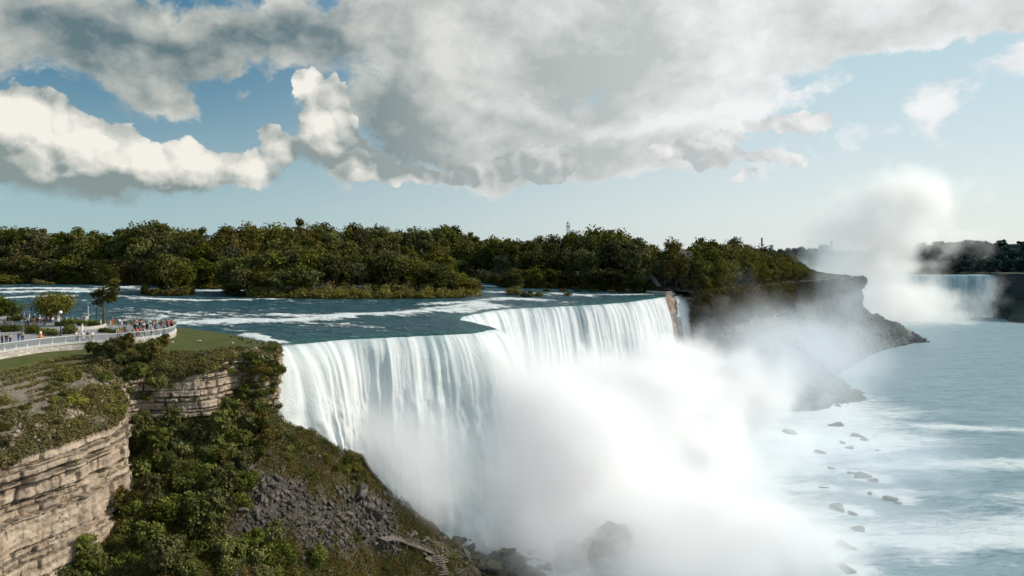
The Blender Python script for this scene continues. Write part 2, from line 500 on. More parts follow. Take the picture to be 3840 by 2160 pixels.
build_falls('waterfall', iA, idx((-6.0, 193.)), M_FALLS, 50, 2.15, 'near white curtain of the long waterfall beside the grassy point', 1.15,
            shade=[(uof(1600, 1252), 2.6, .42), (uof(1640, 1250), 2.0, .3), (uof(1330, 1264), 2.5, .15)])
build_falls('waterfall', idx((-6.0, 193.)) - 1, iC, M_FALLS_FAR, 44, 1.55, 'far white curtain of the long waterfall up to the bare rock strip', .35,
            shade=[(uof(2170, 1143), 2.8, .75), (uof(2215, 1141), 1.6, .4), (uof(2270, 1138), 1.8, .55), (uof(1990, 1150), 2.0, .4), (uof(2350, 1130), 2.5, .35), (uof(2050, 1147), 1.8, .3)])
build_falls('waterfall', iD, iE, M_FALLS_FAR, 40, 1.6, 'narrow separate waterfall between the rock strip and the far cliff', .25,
            shade=None)

# ------------------------------------------------------------------ near bank: lawn edge, slope, cliff (stations from left to right)
V_ = lambda *a: Vector(a)
ST = [  # lawn edge, slope middle, cliff top, cliff foot
    (V_(-92, 70, .5), V_(-80, 66, -3.5), V_(-69, 62, -10), V_(-66, 62, -42)),
    (V_(-85, 92, .5), V_(-75, 84, -4), V_(-67.5, 77, -9), V_(-65, 77, -40)),
    (P(0, 1388, .5), V_(-72.5, 97, -4.2), P(0, 1740, -8), V_(-64, 88, -38)),
    (P(200, 1340, .5), V_(-70, 104, -3.8), P(220, 1660, -7.5), V_(-62.3, 97, -36)),
    (P(330, 1330, .5), V_(-69, 113, -3.4), P(430, 1585, -7.5), V_(-61.6, 109.5, -34)),
    (P(400, 1327, .5), V_(-69.5, 118, -3.0), V_(-65.2, 116, -6.2), V_(-63.8, 116.5, -30)),
    (P(450, 1325, .5), V_(-70.5, 122, -2.6), V_(-68.2, 120.5, -5.5), V_(-67.6, 121, -26)),
    (P(540, 1322, .5), V_(-69, 126, -1.8), V_(-67.5, 124.3, -4), V_(-66.8, 124.3, -22)),
    (P(640, 1317, .5), V_(-65, 128.6, -1.4), V_(-63.5, 125.2, -3.6), V_(-62.6, 124.8, -20)),
    (P(780, 1312, .5), V_(-59.5, 131.5, -.9), P(760, 1385, -2.2), V_(-57.6, 127.2, -20)),
    (P(900, 1302, .5), V_(-55.5, 137.6, -.1), P(880, 1335, -.8), V_(-53.6, 133.0, -20)),
    (P(985, 1302, .5), V_(-51.4, 139.6, -.1), V_(-50.2, 138., -.9), V_(-49.2, 136.4, -22)),
    (V_(-50.6, 143.8, .5), V_(-49.6, 142.9, .1), V_(-48.6, 142.2, -.7), V_(-47.0, 141.4, -27)),
    (V_(-52.6, 147.4, .3), V_(-51.4, 147.2, -.1), V_(-50.4, 147, -.8), V_(-48.0, 148, -32)),
]
CRACK = {}
def rails(ST, nu, segs, name, m, rocky, seed=0, amp=1., scale=1.):
    K = len(ST[0])
    curves = []
    for k in range(K):
        a = np.array([s[k] for s in ST])
        t = np.linspace(0, len(ST) - 1, nu)
        # piecewise smooth interpolation
        i = np.clip(t.astype(int), 0, len(ST) - 2); f = t - i
        p0, p1, p2, p3 = a[np.maximum(i - 1, 0)], a[i], a[i + 1], a[np.minimum(i + 2, len(ST) - 1)]
        f = f[:, None]
        curves.append(.5 * (2 * p1 + (p2 - p0) * f + (2 * p0 - 5 * p1 + 4 * p2 - p3) * f ** 2 + (3 * p1 - p0 - 3 * p2 + p3) * f ** 3))
    rows, cliffness = [], []
    for k in range(K - 1):
        for j in range(segs[k]):
            f = j / segs[k]
            rows.append(curves[k] * (1 - f) + curves[k + 1] * f)
            cliffness.append(rocky[k] * (1 - f) + rocky[k + 1] * f)
    rows.append(curves[-1]); cliffness.append(rocky[-1])
    A = np.stack(rows, 1)                                   # nu, nv, 3
    cl = np.array(cliffness)[None, :] * np.ones((nu, 1))
    du = np.gradient(A, axis=0); dv = np.gradient(A, axis=1)
    n = np.cross(dv, du); n /= np.linalg.norm(n, axis=2)[..., None] + 1e-9
    x, y, z = A[..., 0], A[..., 1], A[..., 2]
    warp = fbm(x * .03, y * .03, z * .02 + seed, 2) * .8
    zz = z + warp
    # limestone beds of uneven thickness, each cut by its own vertical joints into blocks
    r_ = np.random.default_rng(11 + seed)
    hb = [-62.]
    while hb[-1] < 6: hb.append(hb[-1] + (r_.uniform(.35, 1.1) if r_.uniform() < .55 else r_.uniform(1.2, 2.8)) * (1.6 if hb[-1] < -18 else 1.) * scale)
    hb = np.array(hb); bi = np.clip(np.searchsorted(hb, zz) - 1, 0, len(hb) - 2)
    s = (x * .35 + y * .94) + fbm(x * .2, y * .2, z * .1, 2) * .8
    sp = (r_.uniform(1.3, 4.5, len(hb)) * scale)[bi]; ph = r_.uniform(0, 10, len(hb))[bi]
    sj = s / sp + ph + .25 * np.sin(s * .9 + bi)
    blk = cellnoise(np.floor(sj), bi, 0 * s) - .5
    blk2 = cellnoise(np.floor(s / (5.5 * scale)), np.floor(bi / 4), 0 * s + 3) - .5
    ledge = (r_.uniform(-1, 1, len(hb)) ** 3)[bi]
    dz_ = np.minimum(zz - hb[bi], hb[bi + 1] - zz); dj = np.minimum(sj % 1, 1 - sj % 1) * sp
    on = smooth(-.25, .15, fbm(x * .3, y * .3, z * .3 + 4, 3))                 # cracks open and close
    crack = np.maximum(smooth(.17, .04, dz_) * (.25 + .75 * on), smooth(.24, .05, dj) * on * on * .9) * (cl > .7)
    butt = fbm(s * .12, 0 * s + 4, z * .04, 3) * 1.8
    CRACK[name] = crack
    d = cl * amp * (ledge * .75 + blk * .95 + blk2 * 1.2 - crack * .5 + butt + fbm(x * .9, y * .9, z * .9, 3) * .45 + fbm(x * 2.2, y * 2.2, z * 2.2, 2) * .22) + (1 - cl) * fbm(x * .25, y * .25, z * .25 + 2, 4) * .9
    w = np.ones(A.shape[1]); w[0] = 0; w[1:5] = np.linspace(.1, .9, 4)
    A = A + n * (d * w[None])[..., None]
    return A, cl
A, cl = rails(ST, 760, [8, 26, 190], 'gorge_bank', None, [0, 0, .75, 1])
lawnmask = smooth(4, 0, np.arange(A.shape[1]))[None] * np.ones((A.shape[0], 1))
nsl = 34
land_slope = mesh('bank_slope', A[:, :nsl + 1].reshape(-1, 3), grid_faces(A.shape[0], nsl + 1, True), M_BANK, smoothed=False,
                  attrs={'lawn': lawnmask[:, :nsl + 1]})
setp(land_slope, kind='structure')
cliff = mesh('cliff', A[:, nsl:].reshape(-1, 3), grid_faces(A.shape[0], A.shape[1] - nsl, True), M_CLIFF, attrs={'crack': CRACK['gorge_bank'][:, nsl:]})
setp(cliff, 'tan layered limestone cliff face below the grassy point', 'cliff')

# lawn sheet: from lawn edge inland / to the river
edge = A[:, 0]
def build_lawn():
    inner = []
    # river-side shore of the point, walked from the far left to the tip
    shore = [V_(-230, 250, 1.2), V_(-170, 215, 1.1), Pr(300, 1196, .4), Pr(480, 1204, .4), Pr(640, 1222, .4), Pr(760, 1238, .4), Pr(860, 1252, .35), Pr(940, 1270, .3), Pr(1000, 1290, .3), V_(-52.8, 147.6, .2)]
    sh = resample(shore, 1.)
    t = np.linspace(0, 1, len(edge)); ts = np.linspace(0, 1, len(sh))
    # pair by arc length
    de = np.r_[0, np.cumsum(np.linalg.norm(np.diff(edge, axis=0), axis=1))]; de /= de[-1]
    B = np.stack([np.interp(de ** .8, ts, sh[:, k]) for k in range(3)], 1)
    nv = 40
    f = np.linspace(0, 1, nv)[None, :, None]
    G_ = edge[:, None] * (1 - f) + B[:, None] * f
    G_[..., 2] += fbm(G_[..., 0] * .08, G_[..., 1] * .08, 3., 3) * .5 * np.sin(np.pi * f[..., 0]) + .25 * np.sin(np.pi * f[..., 0])
    # tuck the shore edge under the water
    G_[:, -1, 2] -= 1.6; G_[:, -1, :2] += np.array([.5, .5])
    o = mesh('lawn', G_.reshape(-1, 3), grid_faces(len(edge), nv), M_LAWN, smoothed=True)
    setp(o, kind='structure')
    return o
lawn = build_lawn()

# talus fan: interpolated through surveyed points
TP = [(-64, 88, -31), (-62, 97, -27.5), (-61, 110, -22), (-62, 119, -17.5), (-65, 123, -11.5), (-61, 123.4, -12), (-57.4, 126, -12), (-53, 131.6, -12), (-48.6, 135.4, -13.5),
      (-46.3, 140.5, -16.2), (-42.5, 145, -17.6), (-33.4, 150, -25.2), (-26, 158, -37.4), (-11.8, 168, -49.4), (-1.3, 169, -53.2),
      (-40, 154, -27), (-30, 162, -41), (-18, 172, -54), (-48, 150, -20), (-45, 165, -45), (10, 180, -57), (30, 170, -57),
      (-51.6, 118, -20.2), (-46, 128, -20.6), (-37, 132, -29.8), (-40, 112, -34), (-50.5, 98, -28), (-27, 135, -44.4), (-18.5, 148, -44.4), (-1, 150, -51.4),
      (5, 158, -53.4), (-30, 95, -43), (-12, 115, -52), (5, 135, -54.5), (-55, 60, -35), (-40, 70, -41), (0, 90, -56), (-66, 75, -33), (-70, 110, -22), (-66, 60, -34),
      (25, 150, -56), (30, 110, -58), (-70, 130, -8), (-60, 140, -8), (-55, 150, -12), (-41, 138, -22.5), (-56, 112, -20.5)]
TPa = np.array(TP, float)
def _rbf():
    n = len(TPa); d = np.hypot(TPa[:, None, 0] - TPa[None, :, 0], TPa[:, None, 1] - TPa[None, :, 1])
    K = d + np.eye(n) * .35
    Q = np.c_[np.ones(n), TPa[:, :2]]
    Mx = np.block([[K, Q], [Q.T, np.zeros((3, 3))]])
    return np.linalg.solve(Mx, np.r_[TPa[:, 2], 0, 0, 0])
_w = _rbf()
def talus_z(x, y):
    x = np.asarray(x, float); y = np.asarray(y, float)
    z = _w[-3] + _w[-2] * x + _w[-1] * y
    for k in range(len(TPa)): z = z + _w[k] * np.hypot(x - TPa[k, 0], y - TPa[k, 1])
    return z
def scree_mask(x, y, z):
    px = CX + F * x / y; py = HY + F * (H - z) / y
    m = smooth(820, 900, px) * smooth(1560, 1480, px) * smooth(1735, 1790, py + (px - 900) * -.18) * smooth(2090, 2030, py - (px - 1000) * .05)
    return m * smooth(-.15, .2, fbm(x * .09, y * .09, 4., 3) + .18)
gx = np.arange(-72, 42, .42); gy = np.arange(56, 184, .42)
X, Y = np.meshgrid(gx, gy, indexing='ij')
Z = talus_z(X, Y) + fbm(X * .07, Y * .07, 1., 4) * 2.2 + fbm(X * .4, Y * .4, 6., 4) * .7
Z = np.where(Z < -52.2, -52.2 + (Z + 52.2) * .5, Z)
talus = mesh('talus_slope', np.stack([X, Y, Z], -1).reshape(-1, 3), grid_faces(len(gx), len(gy)), M_SOIL, attrs={'scree': scree_mask(X, Y, Z)})
setp(talus, kind='structure')

def bvh_of(*obs):
    vs, fs = [], []
    for o in obs:
        n = len(vs); me = o.data
        vs += [v.co.copy() for v in me.vertices]; fs += [tuple(i + n for i in p.vertices) for p in me.polygons]
    return BVHTree.FromPolygons(vs, fs)
BV = bvh_of(land_slope, cliff, lawn, talus)
def hit(px, py):
    d = Vector(((px - CX) / F, 1, -(py - HY) / F)).normalized()
    r = BV.ray_cast(Vector((0, 0, H)), d)
    return (r[0], r[1]) if r[0] is not None else (None, None)

# ------------------------------------------------------------------ lower river
ROCKS_IN_RIVER = [(3130, 1595, 7), (3215, 1635, 6), (3245, 1650, 4), (3075, 1700, 5), (3230, 1790, 6), (3190, 1775, 4), (3270, 1805, 4), (3340, 1870, 5), (3370, 1885, 3), (3150, 1910, 6), (3195, 1925, 4), (3220, 1985, 4), (3165, 2040, 5), (3190, 2060, 3), (3060, 2090, 6), (3170, 2135, 5), (3120, 1760, 3), (3190, 1680, 4), (3160, 1660, 3), (3290, 1690, 2.5), (3090, 1830, 3), (3260, 1850, 2.5)]
def build_lower():
    xs = np.concatenate([np.arange(-60, 420, 2.5), np.linspace(425, 2400, 40)])
    ys = np.concatenate([np.linspace(20, 138, 12), np.arange(140, 520, 2.5), np.linspace(525, 860, 30)])
    X, Y = np.meshgrid(xs, ys, indexing='ij')
    Z = np.full_like(X, ZL)
    foot = [(-10, 165), (20, 190), (60, 215), (100, 260), (135, 290), (150, 330), (150, 345)]
    d = seg_dist(X, Y, foot)
    foam = .50 * np.exp(-(d / 42) ** 2)
    d2 = seg_dist(X, Y, [(122, 238), (170, 240), (215, 236)]); foam = np.maximum(foam, .4 * np.exp(-(d2 / 9) ** 2))
    d2 = seg_dist(X, Y, [(140, 300), (200, 290), (250, 280)]); foam = np.maximum(foam, .38 * np.exp(-(d2 / 7) ** 2))
    d3 = seg_dist(X, Y, [(30, 166), (75, 172), (125, 178), (170, 190)]); foam = np.maximum(foam, .42 * np.exp(-(d3 / 16) ** 2))
    d3 = seg_dist(X, Y, [(100, 212), (150, 206), (190, 210)]); foam = np.maximum(foam, .3 * np.exp(-(d3 / 8) ** 2))
    for px, py, w_ in ROCKS_IN_RIVER:
        q = P(px, py, ZL); foam = np.maximum(foam, .55 * np.exp(-(((X - q.x - 2.5) / (w_ * 1.5)) ** 2 + ((Y - q.y) / (w_ * .9)) ** 2)))
    foam -= .05
    Z = Z + fbm(X * .05, Y * .16, 1., 4) * .8 * smooth(600, 300, Y) + np.clip(foam, 0, 1) * fbm(X * .2, Y * .5, 3., 3) * 1.0
    o = mesh('lower_river', np.stack([X, Y, Z], -1).reshape(-1, 3), grid_faces(len(xs), len(ys)), M_LOWER, smoothed=True, attrs={'foam': foam})
    setp(o, kind='structure')
build_lower()

# ------------------------------------------------------------------ far cliff of the wooded island
GS = [  # inland, rim, cliff foot, talus foot
    (V_(78, 372, 3), V_(96, 366, .6), V_(94, 361, -26), V_(118, 322, -56)),
    (V_(84, 385, 3), V_(106, 366, 1), V_(110, 361, -21), V_(142, 322, -56)),
    (V_(95, 402, 4), V_(119, 376, 2), V_(124, 371, -20), V_(160, 330, -56)),
    (V_(112, 425, 5), V_(134, 391, 2.5), V_(140, 386, -20), V_(186, 352, -56)),
    (V_(140, 460, 6), V_(165, 431, 3), V_(171, 426, -20), V_(188, 398, -56)),
    (V_(175, 505, 6), V_(201, 478, 3), V_(207, 472, -18), V_(226, 452, -56)),
    (V_(220, 560, 6), V_(250, 531, 3), V_(255, 526, -20), V_(282, 526, -56)),
    (V_(262, 605, 5), V_(288, 577, 2.4), V_(291, 573, -21), V_(322, 564, -56)),
    (V_(270, 620, 4), V_(303, 592, 2.2), V_(302.5, 589, -22), V_(350, 590, -56)),
    (V_(272, 628, 4), V_(303, 604, 2.2), V_(303, 604, -22), V_(374, 604, -55)),
    (V_(270, 640, 4), V_(294, 622, 2), V_(298, 626, -20), V_(352, 650, -56)),
    (V_(255, 660, 4), V_(270, 650, 2), V_(275, 658, -24), V_(300, 690, -56)),
]
A2, cl2 = rails(GS, 420, [8, 50, 60], 'far_cliff', None, [0, .5, 1, .12], seed=5, amp=1.5, scale=2.2)
# talus below is lumpy
lum = (fbm(A2[..., 0] * .04, A2[..., 1] * .04, A2[..., 2] * .04, 4) * 4.5 + fbm(A2[..., 0] * .16, A2[..., 1] * .16, A2[..., 2] * .1, 4) * 2.6) * smooth(58, 75, np.arange(A2.shape[1]))[None]
A2[..., 2] += lum
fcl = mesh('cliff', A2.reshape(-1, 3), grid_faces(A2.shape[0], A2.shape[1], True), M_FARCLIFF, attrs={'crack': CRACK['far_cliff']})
setp(fcl, 'grey hazy cliff of the wooded island jutting into the gorge', 'cliff')
# sunlit pinkish tone painted near the falls, shaded tone kept towards the headland
def split_far():
    global fcl
    m2 = rock_material('sunlit_limestone', (.15, .125, .115), (.27, .23, .205), (.18, .155, .14), moss=.5)
    fcl.data.materials.append(m2)
    nv = A2.shape[1]; me = fcl.data
    cen = np.empty(len(me.polygons) * 3); me.polygons.foreach_get('center', cen); cen = cen.reshape(-1, 3)
    k = (cen[:, 1] + fbm(cen[:, 0] * .03, cen[:, 1] * .03, cen[:, 2] * .05) * 90 < 425) & (cen[:, 2] > -34)
    me.polygons.foreach_set('material_index', k.astype(np.int32))
split_far()
# greenery that hangs from the rim of the far cliff
def rim_greens():
    n = 42000; i = rng.integers(0, 330, n); px_ = topx(np.array([0, 1, 0]))
    depth = np.interp(i, [0, 60, 150, 230, 300, 330], [40, 46, 40, 30, 12, 5])
    j = (8 + rng.uniform(0, 1, n) ** 1.2 * depth * (.65 + .6 * (fbm(i * .05, 0, 2., 3) + .3))).astype(int); j = np.clip(j, 4, 100)
    p = A2[i, j] + rng.normal(0, 1., (n, 3)) + np.array([.76, -.65, .2]) * rng.uniform(0, 2.2, n)[:, None]
    no = unit(n) * .8 + np.array([.5, -.5, .4]); no /= np.linalg.norm(no, axis=1)[:, None]
    V, Fc, s = leaf_cloud(p, no, .8, np.clip(.25 + fbm(p[:, 0] * .15, p[:, 1] * .15, p[:, 2] * .15, 3) * .9 + rng.normal(0, .15, n), 0, 1))
    far_ = p[:, 1] > 470 + rng.normal(0, 25, n); f4 = np.arange(4 * n).reshape(-1, 4)
    o = mesh('hanging_foliage', V, f4[far_], M_FARTREE, attrs={'shade': s}); setp(o, 'dark scrub along the rim of the bare headland', 'foliage', kind='stuff'); Fc = f4[~far_]
    o = mesh('hanging_foliage', V, Fc, M_TREE, attrs={'shade': s}); setp(o, 'trees and bushes clinging below the rim of the misty island cliff', 'foliage', kind='stuff')
def far_rubble():
    n = 3200; i = rng.integers(10, 400, n); j = rng.integers(72, 118, n); p = A2[i, j]; p = p[p[:, 2] > ZL - 1]
    o = scatter_boxes(p, .5 + 1.6 * rng.uniform(0, 1, len(p)) ** 3, 'rubble', M_FARCLIFF); setp(o, 'fallen dark rubble on the slope below the misty island cliff', 'rubble', kind='stuff')
LATER = [rim_greens, far_rubble]
# rock strip between the two waterfalls
def rock_strip():
    a, b = crest[iC] , crest[iD]
    t = np.linspace(0, 1, 16); zz = np.linspace(1.2, -30, 50)
    c = a[None] * (1 - t)[:, None] + b[None] * t[:, None]
    n = nrm[iC]
    X = c[:, None, 0] + n[0] * (1.5 + .10 * -zz) ; Y = c[:, None, 1] + n[1] * (1.5 + .10 * -zz)
    Z = np.ones((16, 1)) * zz
    d = (cellnoise(t[:, None] * 6 + 0 * Z, 0 * Z, Z * .4) - .5) * 1.4 + fbm(X * .3, Y * .3, Z * .3) * 1.
    X = X + n[0] * d; Y = Y + n[1] * d
    o = mesh('rock_face', np.stack([X, Y, Z], -1).reshape(-1, 3), grid_faces(16, 50, True), rock_material('strip_rock', (.2, .15, .12), (.36, .27, .21), (.3, .2, .15)))
    setp(o, 'narrow brown rock face between the long and the narrow waterfall', 'rock face')
rock_strip()

# ------------------------------------------------------------------ islands: ground sheets rising out of the river
def in_poly(x, y, poly):
    ins = np.zeros(x.shape, bool); n = len(poly)
    for i in range(n):
        x1, y1 = poly[i][0], poly[i][1]; x2, y2 = poly[(i + 1) % n][0], poly[(i + 1) % n][1]
        c = ((y1 > y) != (y2 > y)) & (x < (x2 - x1) * (y - y1) / (y2 - y1 + 1e-12) + x1)
        ins ^= c
    return ins
def island(name, poly, rise, step, m=None):
    pa = np.array([(p[0], p[1]) for p in poly])
    xs = np.arange(pa[:, 0].min() - step, pa[:, 0].max() + step, step); ys = np.arange(pa[:, 1].min() - step, pa[:, 1].max() + step, step)
    X, Y = np.meshgrid(xs, ys, indexing='ij')
    ins = in_poly(X, Y, poly); d = seg_dist(X, Y, list(pa) + [pa[0]]); sd = np.where(ins, d, -d)
    Z = zr(X, Y) + np.clip(sd * .25, -1.2, 1.) + rise * smooth(0, 40, sd) + fbm(X * .05, Y * .05, 2.) * .8 * smooth(0, 8, sd)
    f = grid_faces(len(xs), len(ys)); keep = (sd.ravel()[f] > -step * 1.6).any(1)
    o = mesh(name, np.stack([X, Y, Z], -1).reshape(-1, 3), f[keep], m or M_FOREST_FLOOR, smoothed=True)
    setp(o, kind='structure')
    return lambda x, y: float(zr(x, y) + rise * smooth(0, 40, float(seg_dist(np.array(x), np.array(y), list(pa) + [pa[0]]))))
goat_shore = [Pr(-420, 1066), Pr(-150, 1063), Pr(0, 1062), Pr(150, 1064), Pr(330, 1066), Pr(520, 1068), Pr(700, 1078), Pr(800, 1084), Pr(900, 1080), Pr(1200, 1066), Pr(1500, 1058), Pr(1750, 1056),
              Pr(1850, 1064), Pr(1880, 1078), Pr(2000, 1082), Pr(2150, 1084), Pr(2300, 1091), Pr(2440, 1098), P(2500, 1102, 0)]
goat_poly = goat_shore + [V_(92, 372, 0), V_(104, 372, 0), V_(130, 398, 0), V_(160, 436, 0), V_(196, 484, 0), V_(245, 536, 0), V_(292, 596, 0), V_(285, 620, 0), V_(262, 650, 0), V_(200, 760, 0), V_(-500, 760, 0), V_(-600, 420, 0)]
goat_z = island('island_ground', goat_poly, 5., 4.)
green_poly = [Pr(860, 1108), Pr(930, 1116), Pr(1230, 1121), Pr(1500, 1120), Pr(1700, 1118), Pr(1800, 1112), Pr(1790, 1096), Pr(1700, 1086), Pr(1400, 1082), Pr(1100, 1084), Pr(900, 1092)]
green_z = island('island_ground', green_poly, 1.5, 2.)
clump_poly = [Pr(535, 1104), Pr(600, 1110), Pr(700, 1108), Pr(720, 1098), Pr(660, 1090), Pr(560, 1092)]
clump_z = island('island_ground', clump_poly, .8, 1.5)

# distant land to the horizon
def flat(name, pts, m):
    o = mesh(name, pts, [tuple(range(len(pts)))], m); setp(o, kind='structure'); return o
flat('distant_ground', [(-16000, 640, 4), (230, 640, 4), (250, 900, 4), (300, 1050, 4), (1400, 1050, 4), (16000, 1050, 4), (16000, 18000, 4), (-16000, 18000, 4)], plain('far_land', (.05, .065, .05), .95, .3, .01))
flat('near_ground', [(-900, -200, -.5), (-96, -200, -.5), (-96, 60, -.5), (-110, 150, -.5), (-260, 262, -.5), (-900, 300, -.5)], M_LAWN)

# ------------------------------------------------------------------ scattering
def scatter_boxes(pts, sizes, name, m):
    n = len(pts)
    base = np.array([(x, y, z) for x in (-1, 1) for y in (-1, 1) for z in (-1, 1)], float)
    fc = np.array([(0, 1, 3, 2), (4, 6, 7, 5), (0, 4, 5, 1), (2, 3, 7, 6), (0, 2, 6, 4), (1, 5, 7, 3)])
    V = base[None] * rng.uniform(.45, 1., (n, 8, 1)) * (sizes[:, None, None] * rng.uniform(.5, 1.1, (n, 1, 3)))
    q = rng.normal(size=(n, 4)); q /= np.linalg.norm(q, axis=1)[:, None]
    w, x, y, z = q.T
    R = np.stack([1 - 2 * (y * y + z * z), 2 * (x * y - z * w), 2 * (x * z + y * w), 2 * (x * y + z * w), 1 - 2 * (x * x + z * z), 2 * (y * z - x * w), 2 * (x * z - y * w), 2 * (y * z + x * w), 1 - 2 * (x * x + y * y)], -1).reshape(n, 3, 3)
    V = np.einsum('nij,nkj->nki', R, V) + pts[:, None]
    return mesh(name, V.reshape(-1, 3), (fc[None] + (np.arange(n) * 8)[:, None, None]).reshape(-1, 4), m)
# ------------------------------------------------------------------ foliage builders
def leaf_cloud(cent, nor, size, shade, tri=False):
    n = len(cent)
    a = rng.normal(size=(n, 3)); a -= (a * nor).sum(1)[:, None] * nor; a /= np.linalg.norm(a, axis=1)[:, None] + 1e-9
    b = np.cross(nor, a)
    s = (size * rng.uniform(.6, 1.35, n))[:, None]
    bend = nor * s * rng.uniform(-.35, .35, n)[:, None]
    V = np.stack([cent - a * s * .6, cent - b * s * .42 + bend, cent + a * s * .6, cent + b * s * .42 + bend], 1).reshape(-1, 3)
    return V, np.arange(4 * n).reshape(-1, 4), np.repeat(shade, 4)
def unit(n):
    v = rng.normal(size=(n, 3)); return v / np.linalg.norm(v, axis=1)[:, None]
def crown_mesh(name, w, h, base, nclump, per, leaf, m, style='round'):
    """crown of clumps of small leaf faces filling an uneven volume; base = height of the lowest leaves"""
    cs, ns, sh = [], [], []
    lean = rng.uniform(-.1, .1, 2) * w
    for i in range(nclump):
        d = unit(1)[0]
        if style == 'round':
            r = rng.uniform(.45, .86)
            c = np.array([d[0] * w / 2 * r, d[1] * w / 2 * r, base + (h - base) * (.5 + .5 * d[2] * r)])
            cr = rng.uniform(.13, .25) * w * (1.15 - .25 * r)
        elif style == 'tall':
            t = rng.uniform(0, 1); ww = w * (.35 + .65 * math.sin(math.pi * (t * .8 + .15)))
            c = np.array([d[0] * ww / 2 * .7, d[1] * ww / 2 * .7, base + (h - base) * (.06 + t * .88)])
            cr = rng.uniform(.16, .26) * w
        else:  # bush, hugging the ground
            r = rng.uniform(.25, .85)
            c = np.array([d[0] * w / 2 * r, d[1] * w / 2 * r, h * (.18 + .6 * abs(d[2]) * r)])
            cr = rng.uniform(.08, .30) * w
        c[:2] += lean * c[2] / h
        u = unit(per); rr = cr * rng.uniform(.35, 1.25, per) ** .75
        p = c + u * rr[:, None] * np.array([1, 1, .78])
        no = u * .9 + unit(per) * .75 + np.array([0, 0, .25]); no /= np.linalg.norm(no, axis=1)[:, None]
        cs.append(p); ns.append(no)
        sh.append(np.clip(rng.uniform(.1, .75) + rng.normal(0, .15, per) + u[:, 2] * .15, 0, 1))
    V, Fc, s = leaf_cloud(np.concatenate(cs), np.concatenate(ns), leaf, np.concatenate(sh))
    V[:, 2] = np.maximum(V[:, 2], .02)
    o = mesh(name, V, Fc, m, attrs={'shade': s}); me = o.data
    bpy.data.objects.remove(o)
    return me
def trunk_mesh(h, r, top, w):
    mb = MB()
    k = [(0, 0, -.6)] + [(random.uniform(-.02, .02) * h * t, random.uniform(-.02, .02) * h * t, h * t * top) for t in (.2, .45, .7, 1.)]
    mb.tube(k, [r * 1.4, r, r * .8, r * .6, r * .3], 7)
    for i in range(7):
        z = random.uniform(.35, .85) * top * h; a = random.uniform(0, 6.28); L = w * random.uniform(.25, .42)
        mb.tube([(0, 0, z), (math.cos(a) * L * .5, math.sin(a) * L * .5, z + L * .35), (math.cos(a) * L, math.sin(a) * L, z + L * .6)], [r * .45, r * .3, r * .12], 5)
    o = mb.build('trunk', M_BARK); me = o.data; bpy.data.objects.remove(o); return me

# 1 m high unit trees are scaled up; meshes are built at 20 m
def make_kind(style, w, h, base, ncl, per, leaf, m, top=.75):
    return dict(crown=crown_mesh('crown', w, h, base, ncl, per, leaf, m, style), trunk=trunk_mesh(h, h * .018, top, w), h=h, w=w)
for f_ in LATER: f_()
ROUND = [make_kind('round', w, 20, b, 40, 75, .95, M_TREE) for w, b in ((14, 2.5), (16, 3), (13, 1.5), (17, 3.5), (13, 1.), (15, 2.5))]
TALL = [make_kind('tall', w, 20, 2.5, 30, 75, .85, M_TREE) for w in (8, 9.5)]
PALE = [make_kind('round', w, 20, b, 34, 70, .9, M_TREE_PALE) for w, b in ((12, 3), (14, 4))]
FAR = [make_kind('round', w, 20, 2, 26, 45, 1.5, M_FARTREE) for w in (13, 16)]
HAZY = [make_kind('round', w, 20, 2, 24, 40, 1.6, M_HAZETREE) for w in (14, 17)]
LOWB = [make_kind('bush', w, 6, .2, 26, 70, .5, m) for w, m in ((8, M_SHRUB_OLIVE), (9, M_TREE_PALE), (8, M_SHRUB_OLIVE), (10, M_TREE))]

ORD = ['first', 'second', 'third', 'fourth', 'fifth', 'sixth', 'seventh', 'eighth', 'ninth', 'tenth', 'eleventh', 'twelfth', 'thirteenth', 'fourteenth', 'fifteenth', 'sixteenth', 'seventeenth', 'eighteenth', 'nineteenth', 'twentieth']
def ordinal(i):
    if i < 20: return ORD[i]
    t = ['twenty', 'thirty', 'forty', 'fifty', 'sixty', 'seventy', 'eighty', 'ninety']
    n = i + 1; return {0: t[n // 10 - 2][:-1] + 'ieth'}.get(n % 10, t[n // 10 - 2] + '-' + ORD[n % 10 - 1])
REG = {}
def reg(o, zone, noun, px):
    REG.setdefault((zone, noun), []).append((px, o))
def name_all():
    for (zone, noun), L in REG.items():
        L.sort(key=lambda t: t[0])
        for i, (px, o) in enumerate(L):
            if len(L) == 1: o['label'] = f'{noun} {zone}'
            else: o['label'] = f'{noun}, {ordinal(i)} from left, {zone}'

used_first = {}
def plant(kind, x, y, z, height, wid=1., nm='tree', cat='tree', group=None):
    k = kind[random.randrange(len(kind))]
    root = empty(nm, (x, y, z - .15), random.uniform(0, 6.28))
    s = height / k['h']; root.scale = (s * wid, s * wid, s)
    link('crown', k['crown'], None, root); link('trunk', k['trunk'], None, root)
    setp(root, None, cat, group)
    return root

